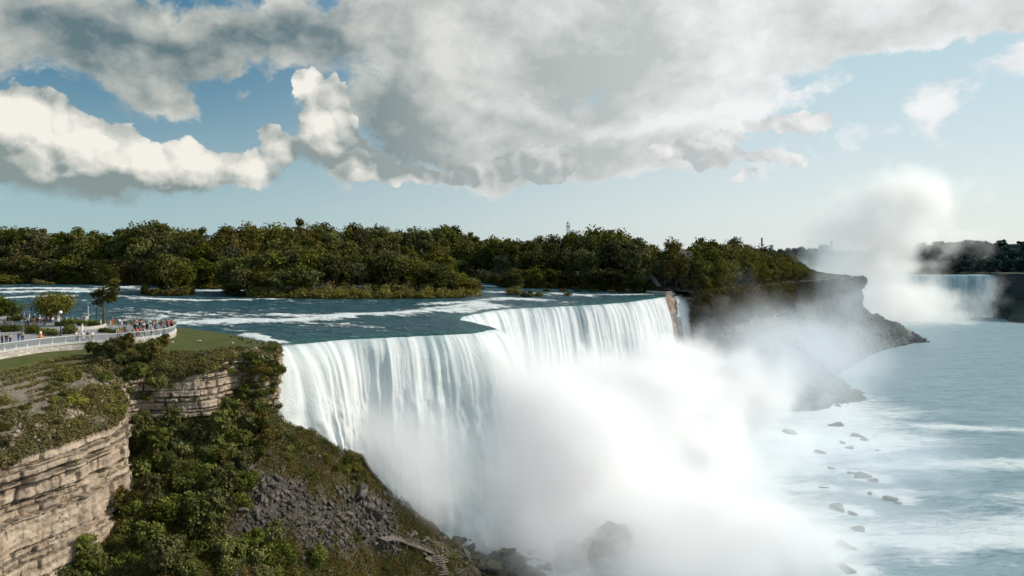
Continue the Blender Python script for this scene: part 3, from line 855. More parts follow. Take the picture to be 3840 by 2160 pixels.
SKY = [(-60, 838), (0, 838), (90, 838), (150, 843), (205, 862), (260, 836), (330, 856), (430, 850), (500, 832), (545, 826), (640, 840), (740, 846), (850, 838), (950, 832), (1080, 828), (1120, 816), (1180, 832), (1300, 843),
       (1390, 835), (1500, 846), (1600, 840), (1700, 840), (1760, 858), (1800, 872), (1850, 878), (1900, 872), (1960, 876), (2020, 880), (2080, 868), (2130, 866), (2200, 853), (2260, 841), (2330, 856), (2400, 880),
       (2445, 908), (2490, 924), (2530, 900), (2580, 885), (2650, 887), (2730, 884), (2790, 902), (2840, 920), (2900, 925), (2960, 940), (3010, 985), (3060, 1020), (3100, 1035)]
def sky_y(px): return float(np.interp(px, [a for a, b in SKY], [b for a, b in SKY]))
TONE = ['dark olive', 'olive green', 'deep green', 'brownish green']
def zone_of(px):
    for lim, nm in ((90, 'above the terrace shrubs'), (290, 'above the round terrace tree'), (410, 'behind the tall thin tree'), (530, 'above the terrace crowd'), (720, 'behind the dark river clump'), (860, 'above the white rapid between islands'),
                    (1050, 'behind the left part of the low island'), (1300, 'behind the middle of the low island'), (1560, 'behind the right part of the low island'), (1780, 'behind the tapering end of the low island'), (1960, 'beside the narrow side channel'),
                    (2150, 'near the white lookout tower'), (2420, 'above the far waterfall curtain'), (2640, 'around the gabled house'), (2860, 'above the misty cliff')):
        if px < lim: return nm
    return 'where the wood meets the bare headland'
def shore_y(px): return float(np.interp(px, [topx(p)[0] for p in goat_shore], [topx(p)[1] for p in goat_shore]))
ntree = 0
# rows along the wooded island
for row, (off, hf, stepm, words_) in enumerate([(5, .50, 9.5, 'shoreline tree'), (17, .74, 9.5, 'second-row tree'), (33, .90, 9., 'third-row tree'), (52, 1.0, 8.5, 'skyline tree')]):
    px = -120.
    while px < 2485:
        base = Pr(px, shore_y(px))
        dirv = Vector((base.x, base.y, 0)).normalized()
        q = base + dirv * (off + random.uniform(-3, 3))
        q.x += random.uniform(-2, 2)
        gz = goat_z(q.x, q.y)
        py_top = sky_y(px)
        full = H + (HY - py_top) * q.y / F - gz           # height that reaches the skyline
        h = full * hf * random.uniform(.88, 1.06) if row < 3 else full * random.uniform(.93, 1.03)
        if row == 0 and 1870 < px < 2480: h *= .75
        if row == 3 and px > 2405: h = full
        h = max(h, 5)
        if not (row == 0 and (1740 < px < 1870)) and not (row <= 1 and px > 2380):
            kind = PALE if random.random() < (.2 if px > 1500 else .13) else (TALL if random.random() < .2 else ROUND)
            wid = min(1.7, max(.85, 14. / (h * .68)))
            t = plant(kind, q.x, q.y, gz, h, wid * random.uniform(.9, 1.15), group='trees of the wooded island')
            adj = 'tall' if h > 24 else ('mid-sized' if h > 15 else 'low')
            reg(t, zone_of(px), f'{adj} {words_}', px); ntree += 1
        px += stepm * random.uniform(.8, 1.2) * F / q.y * (1. if row else 1.1)
# cliff-top trees on the gorge side of the wooded island
rim = resample([s[1] for s in GS[:8]], 6.)
for j, off in enumerate((5, 16, 30)):
    for i in range(0, len(rim), 1 if j < 2 else 2):
        p = Vector(rim[i]) + Vector((-.80, .60, 0)) * (off + random.uniform(-2, 2)) + Vector((random.uniform(-2, 2), 0, 0))
        px = topx(p)[0]
        if px > 3040: continue
        full = H + (HY - sky_y(px)) * p.y / F - 3
        h = max(4, full * (.62, .86, 1.0)[j] * random.uniform(.85, 1.05))
        if px < 2640 and j == 0: h = min(h, 8)
        t = plant(ROUND if random.random() < .8 else TALL, p.x, p.y, 3, h, min(1.7, max(.8, 11 / (h * .68))), group='trees of the wooded island')
        reg(t, zone_of(px), ('cliff-edge tree', 'tree behind the cliff edge', 'tree on the cliff-top skyline')[j], px); ntree += 1
# trees of the low island in the river
GTOP = [(855, 1000), (880, 940), (920, 928), (1000, 918), (1100, 912), (1180, 915), (1260, 945), (1330, 962), (1400, 958), (1470, 925), (1540, 935), (1600, 958), (1660, 990), (1720, 1020), (1780, 1048), (1815, 1085)]
for row, (off, hf) in enumerate([(3, .62), (12, .95), (22, 1.0)]):
    px = 872.
    while px < 1790:
        b = Pr(px, float(np.interp(px, [860, 930, 1230, 1500, 1700, 1800], [1106, 1114, 1118, 1117, 1115, 1110])))
        q = b + Vector((b.x, b.y, 0)).normalized() * (off * (1 if px < 1600 else .5) + random.uniform(-1, 1))
        gz = green_z(q.x, q.y); ty = float(np.interp(px, [a for a, c in GTOP], [c for a, c in GTOP]))
        full = H + (HY - ty) * q.y / F - gz
        h = max(3.5, full * hf * random.uniform(.88, 1.05))
        if row == 0 and px > 1220:
            h = max(3.5, min(h, full * .45)); kind = LOWB
            t = plant(kind, q.x, q.y, gz, h * .9, random.uniform(.9, 1.3) * max(.7, 4.5 / h), 'shrub', 'shrub', 'shrubs along the low island')
            reg(t, 'on the near shore of the low island', 'olive shrub', px)
        else:
            t = plant(ROUND if random.random() < .85 else PALE, q.x, q.y, gz, h, min(1.9, max(.95, 12. / (h * .68))), group='trees of the low island')
            reg(t, 'on the low island', ('front tree', 'middle tree', 'back tree')[row], px)
        px += random.uniform(.85, 1.15) * (7. if not (row == 0 and px > 1220) else 9.) * F / q.y; ntree += 1
for i, (px, py, h) in enumerate([(560, 1098, 15), (590, 1104, 17.5), (625, 1105, 18.5), (665, 1104, 17.5), (695, 1102, 14.5), (610, 1096, 18), (650, 1096, 18), (712, 1100, 7)]):
    b = Pr(px, py); t = plant(ROUND, b.x, b.y, clump_z(b.x, b.y), h, .8 if h > 10 else 1.1, group='trees of the dark river clump')
    reg(t, 'in the dark clump standing in the rapids', 'dense dark tree', px); ntree += 1
# bushes standing in the river near shore
for px, py, h, w, lab in [(1975, 1117, 4.5, 1., 'bushy olive shrub rising from the water near the far falls'), (2020, 1112, 3.5, 1., 'low round shrub at the edge of the channel'), (2130, 1110, 3.2, 1., 'small round bush alone in the river above the far falls'),
                          (1940, 1100, 10, .9, 'reddish leaning tree at the channel corner'), (1925, 1106, 6, 1.2, 'green bush below the reddish channel tree'),
                          (30, 1066, 8, 1.6, 'pale rounded bush on the far bank at the left edge'), (150, 1068, 4.5, 1.3, 'small round bush on the far rapid bank'), (192, 1068, 2.4, 1., 'tiny bush right of the round far bank bush'),
                          (707, 1090, 7, .7, 'light green sapling on the right of the dark river clump')]:
    b = Pr(px, py)
    t = plant(LOWB if h < 9 else ROUND, b.x, b.y, b.z, h, w, 'shrub' if h < 9 else 'tree', 'shrub' if h < 9 else 'tree'); t['label'] = lab

# undergrowth that closes the wood down to the ground
def undergrowth():
    C_, Nn, Sh = [], [], []
    def line(pts, depth, n, h, lo=.3):
        a = resample(pts, 1.)
        i = rng.integers(0, len(a), n); p = a[i].copy()
        p[:, :2] += (rng.uniform(0, 1, n) ** 1.3 * depth)[:, None] * (a[i, :2] / np.linalg.norm(a[i, :2], axis=1)[:, None]) + rng.normal(0, .6, (n, 2))
        hh = h * (.12 + .88 * np.clip(fbm(p[:, 0] * .16, p[:, 1] * .16, 3., 3) * 1.9 + .5, 0, 1))
        u = rng.uniform(0, 1, n); p[:, 2] += u * hh
        C_.append(p); no = unit(n) * .8 + np.array([.2, -.5, .4]); no /= np.linalg.norm(no, axis=1)[:, None]; Nn.append(no)
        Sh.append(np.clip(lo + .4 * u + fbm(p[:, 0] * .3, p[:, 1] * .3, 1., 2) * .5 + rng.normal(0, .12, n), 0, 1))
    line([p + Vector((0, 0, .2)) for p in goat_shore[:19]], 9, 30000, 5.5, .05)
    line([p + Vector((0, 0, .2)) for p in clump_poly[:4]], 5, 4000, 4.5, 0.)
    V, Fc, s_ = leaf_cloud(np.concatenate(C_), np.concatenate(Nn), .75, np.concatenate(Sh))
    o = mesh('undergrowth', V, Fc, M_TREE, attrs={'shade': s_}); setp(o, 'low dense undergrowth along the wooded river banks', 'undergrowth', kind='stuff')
def island_bushes():
    a = resample([p + Vector((0, 0, .2)) for p in green_poly[1:6]], 1.); n = 22000
    i = (len(a) * rng.uniform(0, 1, n) ** .8).astype(int); i = np.clip(i, 0, len(a) - 1); p = a[i].copy()
    dpt = rng.uniform(0, 1, n) ** 1.2 * 8
    p[:, :2] += dpt[:, None] * (a[i, :2] / np.linalg.norm(a[i, :2], axis=1)[:, None]) + rng.normal(0, .5, (n, 2))
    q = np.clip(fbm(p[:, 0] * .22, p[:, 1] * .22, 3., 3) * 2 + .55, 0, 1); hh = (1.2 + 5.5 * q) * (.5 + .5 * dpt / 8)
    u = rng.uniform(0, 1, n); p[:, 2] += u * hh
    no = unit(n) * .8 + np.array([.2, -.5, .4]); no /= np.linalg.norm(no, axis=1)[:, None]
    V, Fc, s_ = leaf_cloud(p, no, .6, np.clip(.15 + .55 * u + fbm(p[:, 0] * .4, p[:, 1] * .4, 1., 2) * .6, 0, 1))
    o = mesh('undergrowth', V, Fc, M_SHRUB_OLIVE, attrs={'shade': s_}); setp(o, 'pale olive bushes along the near shore of the low island', 'undergrowth', kind='stuff')
undergrowth(); island_bushes()

# trees beyond the distant horseshoe
bank_n = 0
for row, (Y0, z0) in enumerate([(905, 0), (930, 6), (960, 14), (1000, 20)]):
    px = 3290
    while px < 3960:
        x = (px - CX) * Y0 / F
        ty = float(np.interp(px, [3290, 3400, 3500, 3600, 3660, 3700, 3800, 3900], [918, 905, 902, 893, 888, 893, 896, 890]))
        full = H + (HY - ty) * Y0 / F - z0
        h = full * (.5, .72, .9, 1.)[row] * random.uniform(.9, 1.04)
        t = plant(FAR, x, Y0, z0, h, max(.8, 22 / (h * .7)), group='trees beyond the distant falls')
        reg(t, 'beyond the distant falls', ('shore tree', 'lower slope tree', 'upper slope tree', 'hilltop tree')[row], px); bank_n += 1
        px += random.uniform(.8, 1.2) * 62
for px in np.arange(2800, 3290, 26.):
    Y0 = random.uniform(850, 1000); ty = float(np.interp(px, [2800, 2850, 2900, 2950, 3000, 3060, 3100, 3300], [925, 930, 932, 928, 922, 925, 935, 935]))
    x = (px - CX) * Y0 / F; h = H + (HY - ty) * Y0 / F - 4
    t = plant(HAZY, x, Y0, 4, h, max(.9, 17 / (h * .7)) * random.uniform(.9, 1.3), group='hazy horizon trees')
    reg(t, 'on the horizon behind the headland', 'hazy distant tree', px)

# hill behind the distant horseshoe
def far_hill():
    xs = np.linspace(430, 1500, 60); ys = np.linspace(885, 1060, 16)
    X, Y = np.meshgrid(xs, ys, indexing='ij')
    Z = -1 + 22 * smooth(890, 1000, Y) + fbm(X * .01, Y * .02, 2.) * 2
    o = mesh('distant_hill', np.stack([X, Y, Z], -1).reshape(-1, 3), grid_faces(60, 16), plain('far_bank', (.02, .04, .035), .95, .3, .05), smoothed=True)
    setp(o, kind='structure')
far_hill()
# distant horseshoe falls and the cliff on its right
def horseshoe():
    t = np.linspace(0, 1, 200); nv = 50
    key = resample([V_(330, 690, 0), V_(345, 790, 0), V_(400, 862, 0), V_(480, 882, 0), V_(560, 878, 0), V_(612, 862, 0)], 2.)
    m = len(key); tn = np.gradient(key, axis=0); tn /= np.linalg.norm(tn, axis=1)[:, None]
    n = np.stack([tn[:, 1], -tn[:, 0]], 1)
    h = np.linspace(0, 1, nv) ** 1.4 * 56
    U = np.arange(m)[:, None] * 2. * np.ones((1, nv)); HH = h[None] * np.ones((m, 1))
    rib = fbm(U * .12, HH * .02, 3., 4)
    out = 1.2 * np.sqrt(HH) + rib * 2.5 * smooth(0, 10, HH)
    X = key[:, None, 0] + n[:, None, 0] * out; Y = key[:, None, 1] + n[:, None, 1] * out
    o = mesh('waterfall', np.stack([X, Y, -.3 - HH], -1).reshape(-1, 3), grid_faces(m, nv, True), M_HORSESHOE, smoothed=True,
             attrs={'foam': .5 + rib * .8 - .0 * HH, 'across': U * .4, 'down': HH * .4})
    setp(o, 'wide blue-green waterfall far away behind the spray plume', 'waterfall')
    # river above it
    up = np.array([.0, 1.]); vv = np.linspace(0, 30, 8)
    X = key[:, None, 0] + up[0] * vv; Y = key[:, None, 1] + up[1] * vv
    o = mesh('distant_river', np.stack([X, Y, np.full_like(X, -.3) + vv * .02], -1).reshape(-1, 3), grid_faces(m, 8), M_LOWER, smoothed=True, attrs={'foam': np.full(X.shape, .15)})
    setp(o, kind='structure')
horseshoe()
CS = [(V_(640, 900, 3), V_(608, 866, 1.5), V_(606, 862, -25), V_(596, 846, -56)),
      (V_(660, 885, 3), V_(618, 850, 2), V_(616, 846, -28), V_(600, 830, -56)),
      (V_(700, 850, 3), V_(640, 815, 2), V_(636, 812, -30), V_(575, 770, -56)),
      (V_(800, 790, 3), V_(730, 740, 2), V_(724, 736, -30), V_(690, 715, -56)),
      (V_(1000, 700, 3), V_(900, 640, 2), V_(890, 636, -30), V_(860, 610, -56))]
A3, _ = rails(CS, 140, [4, 30, 20], 'bank', None, [0, .5, 1, .2], seed=9, amp=1.6)
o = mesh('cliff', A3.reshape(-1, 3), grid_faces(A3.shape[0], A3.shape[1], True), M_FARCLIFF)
setp(o, 'dark blue cliff at the right edge beside the distant falls', 'cliff')

# ------------------------------------------------------------------ shrubs and boulders of the gorge
def in_polypx(px, py, poly):
    return bool(in_poly(np.array([px], float), np.array([py], float), poly)[0])
BUSH = [make_kind('bush', w, h, .1, 24, 95, .30, m) for w, h, m in ((4., 2.6, M_SHRUB), (4.6, 3., M_SHRUB), (3.6, 2.8, M_SHRUB), (4.4, 2.4, M_SHRUB_OLIVE), (3.8, 2.2, M_SHRUB_OLIVE))]
SAPL = [make_kind('round', 4.2, 5.5, .9, 24, 90, .32, M_SHRUB), make_kind('tall', 3.2, 6., .8, 22, 90, .30, M_SHRUB)]
ZB = [  # zone polygon in the photo, count, size range, kinds, zone phrase, noun
    ([(520, 1560), (900, 1620), (1050, 1640), (980, 1760), (900, 1900), (600, 1900), (500, 1700)], 44, (3.0, 5.2), BUSH[:3] + SAPL, 'in the hollow beside the big cliff', 'dense green shrub'),
    ([(180, 2170), (480, 1890), (600, 1880), (900, 1930), (880, 2170)], 34, (3.0, 5.2), BUSH[:3] + SAPL, 'along the bottom below the big cliff', 'leafy green shrub'),
    ([(880, 2000), (1180, 2080), (1260, 2170), (880, 2170)], 16, (2.8, 4.6), BUSH[:4] + SAPL[:1], 'at the bottom below the dark rubble', 'dark green shrub'),
    ([(900, 1580), (1060, 1590), (1180, 1620), (1370, 1720), (1340, 1800), (1200, 1760), (1040, 1720), (920, 1660)], 26, (1.8, 3.2), BUSH, 'on the ridge against the falls', 'olive ridge shrub'),
    ([(330, 1330), (400, 1310), (560, 1300), (680, 1325), (610, 1400), (560, 1500), (520, 1440), (420, 1420)], 32, (2.2, 4.0), BUSH + SAPL[:1], 'on the rim left of the small cliff', 'rim shrub'),
    ([(690, 1340), (900, 1330), (880, 1400), (740, 1395)], 11, (1.8, 3.2), BUSH, 'above the small cliff', 'rounded rim shrub'),
    ([(920, 1320), (1050, 1310), (1060, 1420), (1030, 1580), (930, 1560), (900, 1440)], 27, (2.2, 3.8), BUSH, 'on the corner next to the falls', 'hanging corner shrub'),
    ([(230, 1400), (480, 1380), (500, 1560), (400, 1600), (180, 1440)], 20, (1.8, 3.4), BUSH[3:] + BUSH[:1], 'on the slope above the big cliff', 'yellowish slope shrub'),
    ([(0, 1430), (260, 1440), (330, 1600), (0, 1700)], 14, (1.2, 2.6), BUSH[3:], 'on the left slope above the big cliff', 'small olive tuft'),
    ([(1360, 1800), (1480, 1880), (1560, 1960), (1640, 2080), (1500, 2040), (1400, 1950)], 9, (.8, 1.5), BUSH[3:], 'beside the boardwalk slope', 'low moss-green bush'),
    ([(1180, 2000), (1330, 1990), (1400, 2100), (1560, 2170), (1250, 2170)], 12, (1.0, 2.0), BUSH, 'left of the boardwalk', 'low green shrub'),
    ([(560, 1560), (680, 1560), (820, 1580), (780, 1620), (600, 1620)], 6, (1.4, 2.2), BUSH, 'at the foot of the small cliff', 'green foot shrub'),
]
nb = 0
for poly, n, (a, b), kinds, zone, noun in ZB:
    xs = [p[0] for p in poly]; ys = [p[1] for p in poly]; got = 0; pts = []
    tries = 0
    while got < n and tries < 4000:
        tries += 1
        px, py = random.uniform(min(xs), max(xs)), random.uniform(min(ys), max(ys))
        if not in_polypx(px, py, poly): continue
        if any(math.hypot(px - q[0], py - q[1]) < 26 for q in pts): continue
        loc, nr = hit(px, py)
        if loc is None or loc.y > 175: continue
        pts.append((px, py))
        w = random.uniform(a, b)
        k = kinds[random.randrange(len(kinds))]
        root = empty('shrub', loc - Vector((0, 0, .35 * w * .4)), random.uniform(0, 6.28)); s = w / k['w']
        root.scale = (s, s, s * random.uniform(.85, 1.25))
        link('foliage', k['crown'], None, root)
        if w > 2.6 and k in SAPL: link('trunk', k['trunk'], None, root)
        setp(root, None, 'shrub', 'shrubs ' + zone); reg(root, zone, noun, px); got += 1; nb += 1

# boulders: angular convex blocks
def rock_mesh(seed, m, flat_=1.):
    r = random.Random(seed); bm = bmesh.new()
    for _ in range(15):
        v = Vector((r.uniform(-1, 1), r.uniform(-1, 1), r.uniform(-1, 1) * flat_)); v = v * (1 / max(v.length, .6)) ** .5
        bm.verts.new(v)
    res = bmesh.ops.convex_hull(bm, input=bm.verts)
    bmesh.ops.delete(bm, geom=[g for g in res['geom_interior'] if isinstance(g, bmesh.types.BMVert)], context='VERTS')
    bmesh.ops.bevel(bm, geom=bm.edges[:], offset=.06, segments=1, affect='EDGES')
    me = bpy.data.meshes.new('boulder'); bm.to_mesh(me); bm.free(); me.materials.append(m); return me
RK = [rock_mesh(s, M_BOULDER, .7) for s in range(6)]; RW = [rock_mesh(s + 20, M_WETROCK, .7) for s in range(5)]
def put_rock(px, py, size, kinds, label=None, zone=None, noun=None, sc=None, loc=None, sink=.25):
    if loc is None:
        loc, _ = hit(px, py)
    if loc is None: return
    o = link('boulder', kinds[random.randrange(len(kinds))]); o.location = Vector(loc) + Vector((0, 0, size * sink))
    s = size / 2; o.scale = sc or (s * random.uniform(.8, 1.4), s * random.uniform(.7, 1.1), s * random.uniform(.6, 1.1))
    o.rotation_euler = (random.uniform(-.5, .5), random.uniform(-.5, .5), random.uniform(0, 6.28))
    setp(o, label, 'boulder', None if label else 'boulders ' + zone)
    if not label: reg(o, zone, noun, px)
    return o
for px, py, s, lab in [(1350, 1860, 3.6, 'big flat pinkish boulder upright on the rubble slope'), (1425, 1940, 3.4, 'large pale block below the pinkish boulder'), (1180, 1965, 2.8, 'grey slab among the dark rubble'),
                       (1350, 2005, 2.8, 'square grey block at the lower rubble'), (1385, 1910, 2.2, 'dark block left of the large pale block'), (930, 1810, 3.4, 'long tilted slab at the top of the rubble'),
                       (1370, 1725, 3.4, 'brown rock knob standing out against the falls'), (905, 1920, 2.2, 'pale block at the left rubble edge'), (960, 1930, 2.0, 'small pinkish block in the rubble shadow')]:
    put_rock(px, py, s, RK, lab)
def zone_rocks(poly, n, a, b, kinds, zone, noun, gap=14):
    xs = [p[0] for p in poly]; ys = [p[1] for p in poly]; pts = []; t = 0
    while len(pts) < n and t < 5000:
        t += 1
        px, py = random.uniform(min(xs), max(xs)), random.uniform(min(ys), max(ys))
        if not in_polypx(px, py, poly) or any(math.hypot(px - q[0], py - q[1]) < gap for q in pts): continue
        pts.append((px, py)); put_rock(px, py, a + (b - a) * random.random() ** 2.2, kinds, None, zone, noun)
zone_rocks([(850, 1770), (960, 1760), (1050, 1830), (980, 1900), (900, 1870)], 26, .8, 2.2, RK, 'at the top of the rubble', 'angular rock')
zone_rocks([(980, 1900), (1100, 1820), (1260, 1860), (1240, 1960), (1120, 2000), (960, 1960)], 38, .7, 1.8, RK, 'in the middle of the rubble', 'grey rock')
zone_rocks([(1120, 2000), (1250, 1930), (1420, 1930), (1400, 2000), (1240, 2060)], 34, .7, 2.0, RK, 'low on the rubble', 'broken grey rock')
zone_rocks([(1480, 1980), (1640, 2010), (1760, 2060), (1800, 2160), (1640, 2160), (1560, 2080)], 34, .8, 2.6, RW, 'right of the boardwalk', 'brown wet rock', 12)
zone_rocks([(1690, 2010), (1850, 2030), (1950, 2070), (2100, 2150), (1800, 2150)], 44, 1.4, 5.0, RW, 'at the water edge under the spray', 'mossy wet boulder')
put_rock(1720, 2040, 5.2, RW, 'tall reddish slab standing at the stream')
# misty boulders at the foot of the falls and in the river
def round_rock(seed):
    bm = bmesh.new(); bmesh.ops.create_icosphere(bm, subdivisions=4, radius=1.)
    co_ = np.array([v.co for v in bm.verts]); d = 1 + fbm(co_[:, 0] * 1.3 + seed * 7, co_[:, 1] * 1.3, co_[:, 2] * 1.3, 4) * .55
    for v, k in zip(bm.verts, d): v.co = v.co * k
    me = bpy.data.meshes.new('boulder'); bm.to_mesh(me); bm.free(); me.materials.append(M_PALEROCK); return me
M_PALEROCK = rock_material('spray_rock', (.16, .145, .125), (.34, .31, .27), (.25, .22, .18), moss=.3)
RR = [round_rock(i) for i in range(5)]
def water_pt(px, py, z=ZL): return P(px, py, z)
for i, (px, py, s, lab) in enumerate([(2290, 2130, 16, 'huge misty boulder dome at the bottom centre'), (2150, 2120, 11, 'broad misty boulder beside the dome'), (2000, 2090, 7, 'rounded misty rock above the stream'), (2400, 2145, 9, 'low misty rock right of the dome'),
        (2960, 1620, 9, 'faint rock in the spray'),
        (3410, 1252, 14, 'round dark boulder near the tip of the headland')]):
    p = water_pt(px, py if i != 5 else 1285) 
    o = link('boulder', RR[i % 5]); o.location = (p.x, p.y, ZL - .05 * s); o['label'] = lab; o['category'] = 'boulder'
    w = s / 2
    o.scale = (w, w * .7, w * (.62 if i in (0, 1, 2, 3, 5) else .32)); o.rotation_euler = (random.uniform(-.2, .2), random.uniform(-.2, .2), random.uniform(0, 3))
    if i == 0: o.scale = (8, 6, 9.5); o.location.z = ZL + 1.5
    if i == 1: o.scale = (6.5, 5, 6)
    if i == 5: o.location = (p.x, p.y + 6, ZL + 4.5); o.scale = (6, 6, 6.5)

RLAB = ['dark rounded rock at the end of the shore', 'dark rock offshore of the shore end', 'small rock touching the dark offshore rock', 'flat dark rock in the foam', 'long grey rock awash in the foam', 'small rock left of the long grey one', 'small rock right of the long grey one',
        'low pointed rock trailing white wake', 'little rock beside the pointed one', 'pale misty rock in the foam', 'small rock beside the pale misty one', 'small rock below the pale one', 'grey rock low in the foam', 'tiny rock under the grey low one', 'faint long rock in dense mist',
        'brownish rock at the bottom edge', 'small dark rock above the long grey one', 'low rock behind the offshore rocks', 'tiny rock between shore and offshore rocks', 'lone outer rock farthest from shore', 'little rock near the mist edge', 'tiny outer rock above the pointed one']
for i, (px, py, w_) in enumerate(ROCKS_IN_RIVER):
    p = P(px, py, ZL); o = link('boulder', RW[i % 5]); o.location = (p.x, p.y, ZL - .1); k = w_ * .48
    o.scale = (k * random.uniform(.8, 1.3), k * random.uniform(.7, 1.1), k * random.uniform(.45, .8)); o.rotation_euler = (random.uniform(-.3, .3), random.uniform(-.3, .3), random.uniform(0, 3))
    setp(o, RLAB[i], 'boulder', 'rocks standing in the lower river')
# loose rubble and ground cover (uncountable)
N = 40000
xx = rng.uniform(-62, 8, N); yy = rng.uniform(95, 172, N); zz = talus_z(xx, yy)
mk = scree_mask(xx, yy, zz); keep = rng.uniform(0, 1, N) < mk * .9 + .06
xx, yy = xx[keep], yy[keep]
tix = np.clip(((xx - gx[0]) / .42).astype(int), 0, len(gx) - 1); tiy = np.clip(((yy - gy[0]) / .42).astype(int), 0, len(gy) - 1)
pts = np.stack([xx, yy, Z[tix, tiy] + .1], 1)
o = scatter_boxes(pts, .07 + .62 * rng.uniform(0, 1, len(pts)) ** 4.5, 'rubble', M_BOULDER)
setp(o, 'dark broken rubble covering the slope below the shrubs', 'rubble', kind='stuff')
def cover(n, xr, yr, fn, size, m, name, lab, cat, dens):
    xx = rng.uniform(*xr, n); yy = rng.uniform(*yr, n); k = rng.uniform(0, 1, n) < dens(xx, yy); xx, yy = xx[k], yy[k]
    zz = fn(xx, yy); n = len(xx)
    c = np.stack([xx, yy, zz + rng.uniform(0, .5, n)], 1); no = unit(n) * .8 + np.array([0, -.2, .8]); no /= np.linalg.norm(no, axis=1)[:, None]
    V, Fc, s = leaf_cloud(c, no, size, np.clip(rng.uniform(0, .7, n) + fbm(xx * .3, yy * .3, 1.) * .5, 0, 1))
    o = mesh(name, V, Fc, m, attrs={'shade': s}); setp(o, lab, cat, kind='stuff')
def tz(x, y): return Z[np.clip(((x - gx[0]) / .42).astype(int), 0, len(gx) - 1), np.clip(((y - gy[0]) / .42).astype(int), 0, len(gy) - 1)]
def tz2(x, y):
    # creepers pile up in soft mounds over the slope
    m = np.clip(fbm(x * .22, y * .22, 5., 4) + .25, 0, 1)
    return tz(x, y) + m * 1.9 * rng.uniform(.2, 1., len(x))
cover(260000, (-66, -12), (84, 168), tz2, .24, M_SHRUB, 'ground_cover', 'thick green creepers and low bushes filling the gorge slope', 'ground cover',
      lambda x, y: (1 - scree_mask(x, y, tz(x, y)) * .97) * smooth(-.28, .0, fbm(x * .13, y * .13, 7., 3) + .1 + .25 * smooth(-38, -46, x + (y - 120) * .5)) * smooth(-51, -46, tz(x, y)))
cover(110000, (-66, -8), (84, 170), tz, .26, M_SHRUB_OLIVE, 'ground_cover', 'low leafy creepers and weeds over the gorge slope', 'ground cover',
      lambda x, y: (1 - scree_mask(x, y, tz(x, y)) * .93) * smooth(-.25, .15, fbm(x * .13, y * .13, 7., 3) + .1) * smooth(-51, -47, tz(x, y)))
def slope_cover():
    # bank slope between lawn and cliff top and ledges on the corner
    Q = A[:, 1:nsl + 4].reshape(-1, 3); n = 230000
    i = rng.integers(0, len(Q), n); p = Q[i] + rng.normal(0, .25, (n, 3)) * np.array([1, 1, .3])
    d = fbm(p[:, 0] * .12, p[:, 1] * .12, 2., 4); k = rng.uniform(0, 1, n) < smooth(-.26, .16, d)
    p[:, 2] += rng.uniform(0, 1, n) * np.clip(d + .3, 0, 1) * 1.3
    p = p[k]; n = len(p); no = unit(n) * .8 + np.array([.2, -.2, .8]); no /= np.linalg.norm(no, axis=1)[:, None]
    V, Fc, s = leaf_cloud(p, no, .27, np.clip(rng.uniform(.2, .9, n), 0, 1))
    o = mesh('grass_tufts', V, Fc, M_SHRUB_OLIVE, attrs={'shade': s}); setp(o, 'dry yellow-green grass and weeds on the bank slope', 'grass', kind='stuff')
slope_cover()
def slope_debris():
    Q = A[:, 5:nsl].reshape(-1, 3); n = 5000; p = Q[rng.integers(0, len(Q), n)] + rng.normal(0, .2, (n, 3)) * np.array([1, 1, .2])
    k = fbm(p[:, 0] * .15, p[:, 1] * .15, 9., 3) > -.05; p = p[k]
    o = scatter_boxes(p, .10 + .42 * rng.uniform(0, 1, len(p)) ** 3, 'loose_stones', M_CLIFF); setp(o, 'loose tan stones strewn on the bank slope above the cliff', 'stones', kind='stuff')
slope_debris()
cl_pts = A[150:, nsl:nsl + 110]
def cliff_plants():
    Q = cl_pts.reshape(-1, 3); n = 30000
    i = rng.integers(0, len(Q), n); p = Q[i] + rng.normal(0, .2, (n, 3))
    d = fbm(p[:, 0] * .2, p[:, 1] * .2, p[:, 2] * .25, 4); k = d > .27
    p = p[k]; n = len(p); no = unit(n) * .8 + np.array([.5, -.5, .4]); no /= np.linalg.norm(no, axis=1)[:, None]
    V, Fc, s = leaf_cloud(p, no, .24, np.clip(rng.uniform(.1, .8, n), 0, 1))
    o = mesh('creeper', V, Fc, M_SHRUB, attrs={'shade': s}); setp(o, 'green creepers hanging on ledges of the near cliffs', 'creeper', kind='stuff')
cliff_plants()

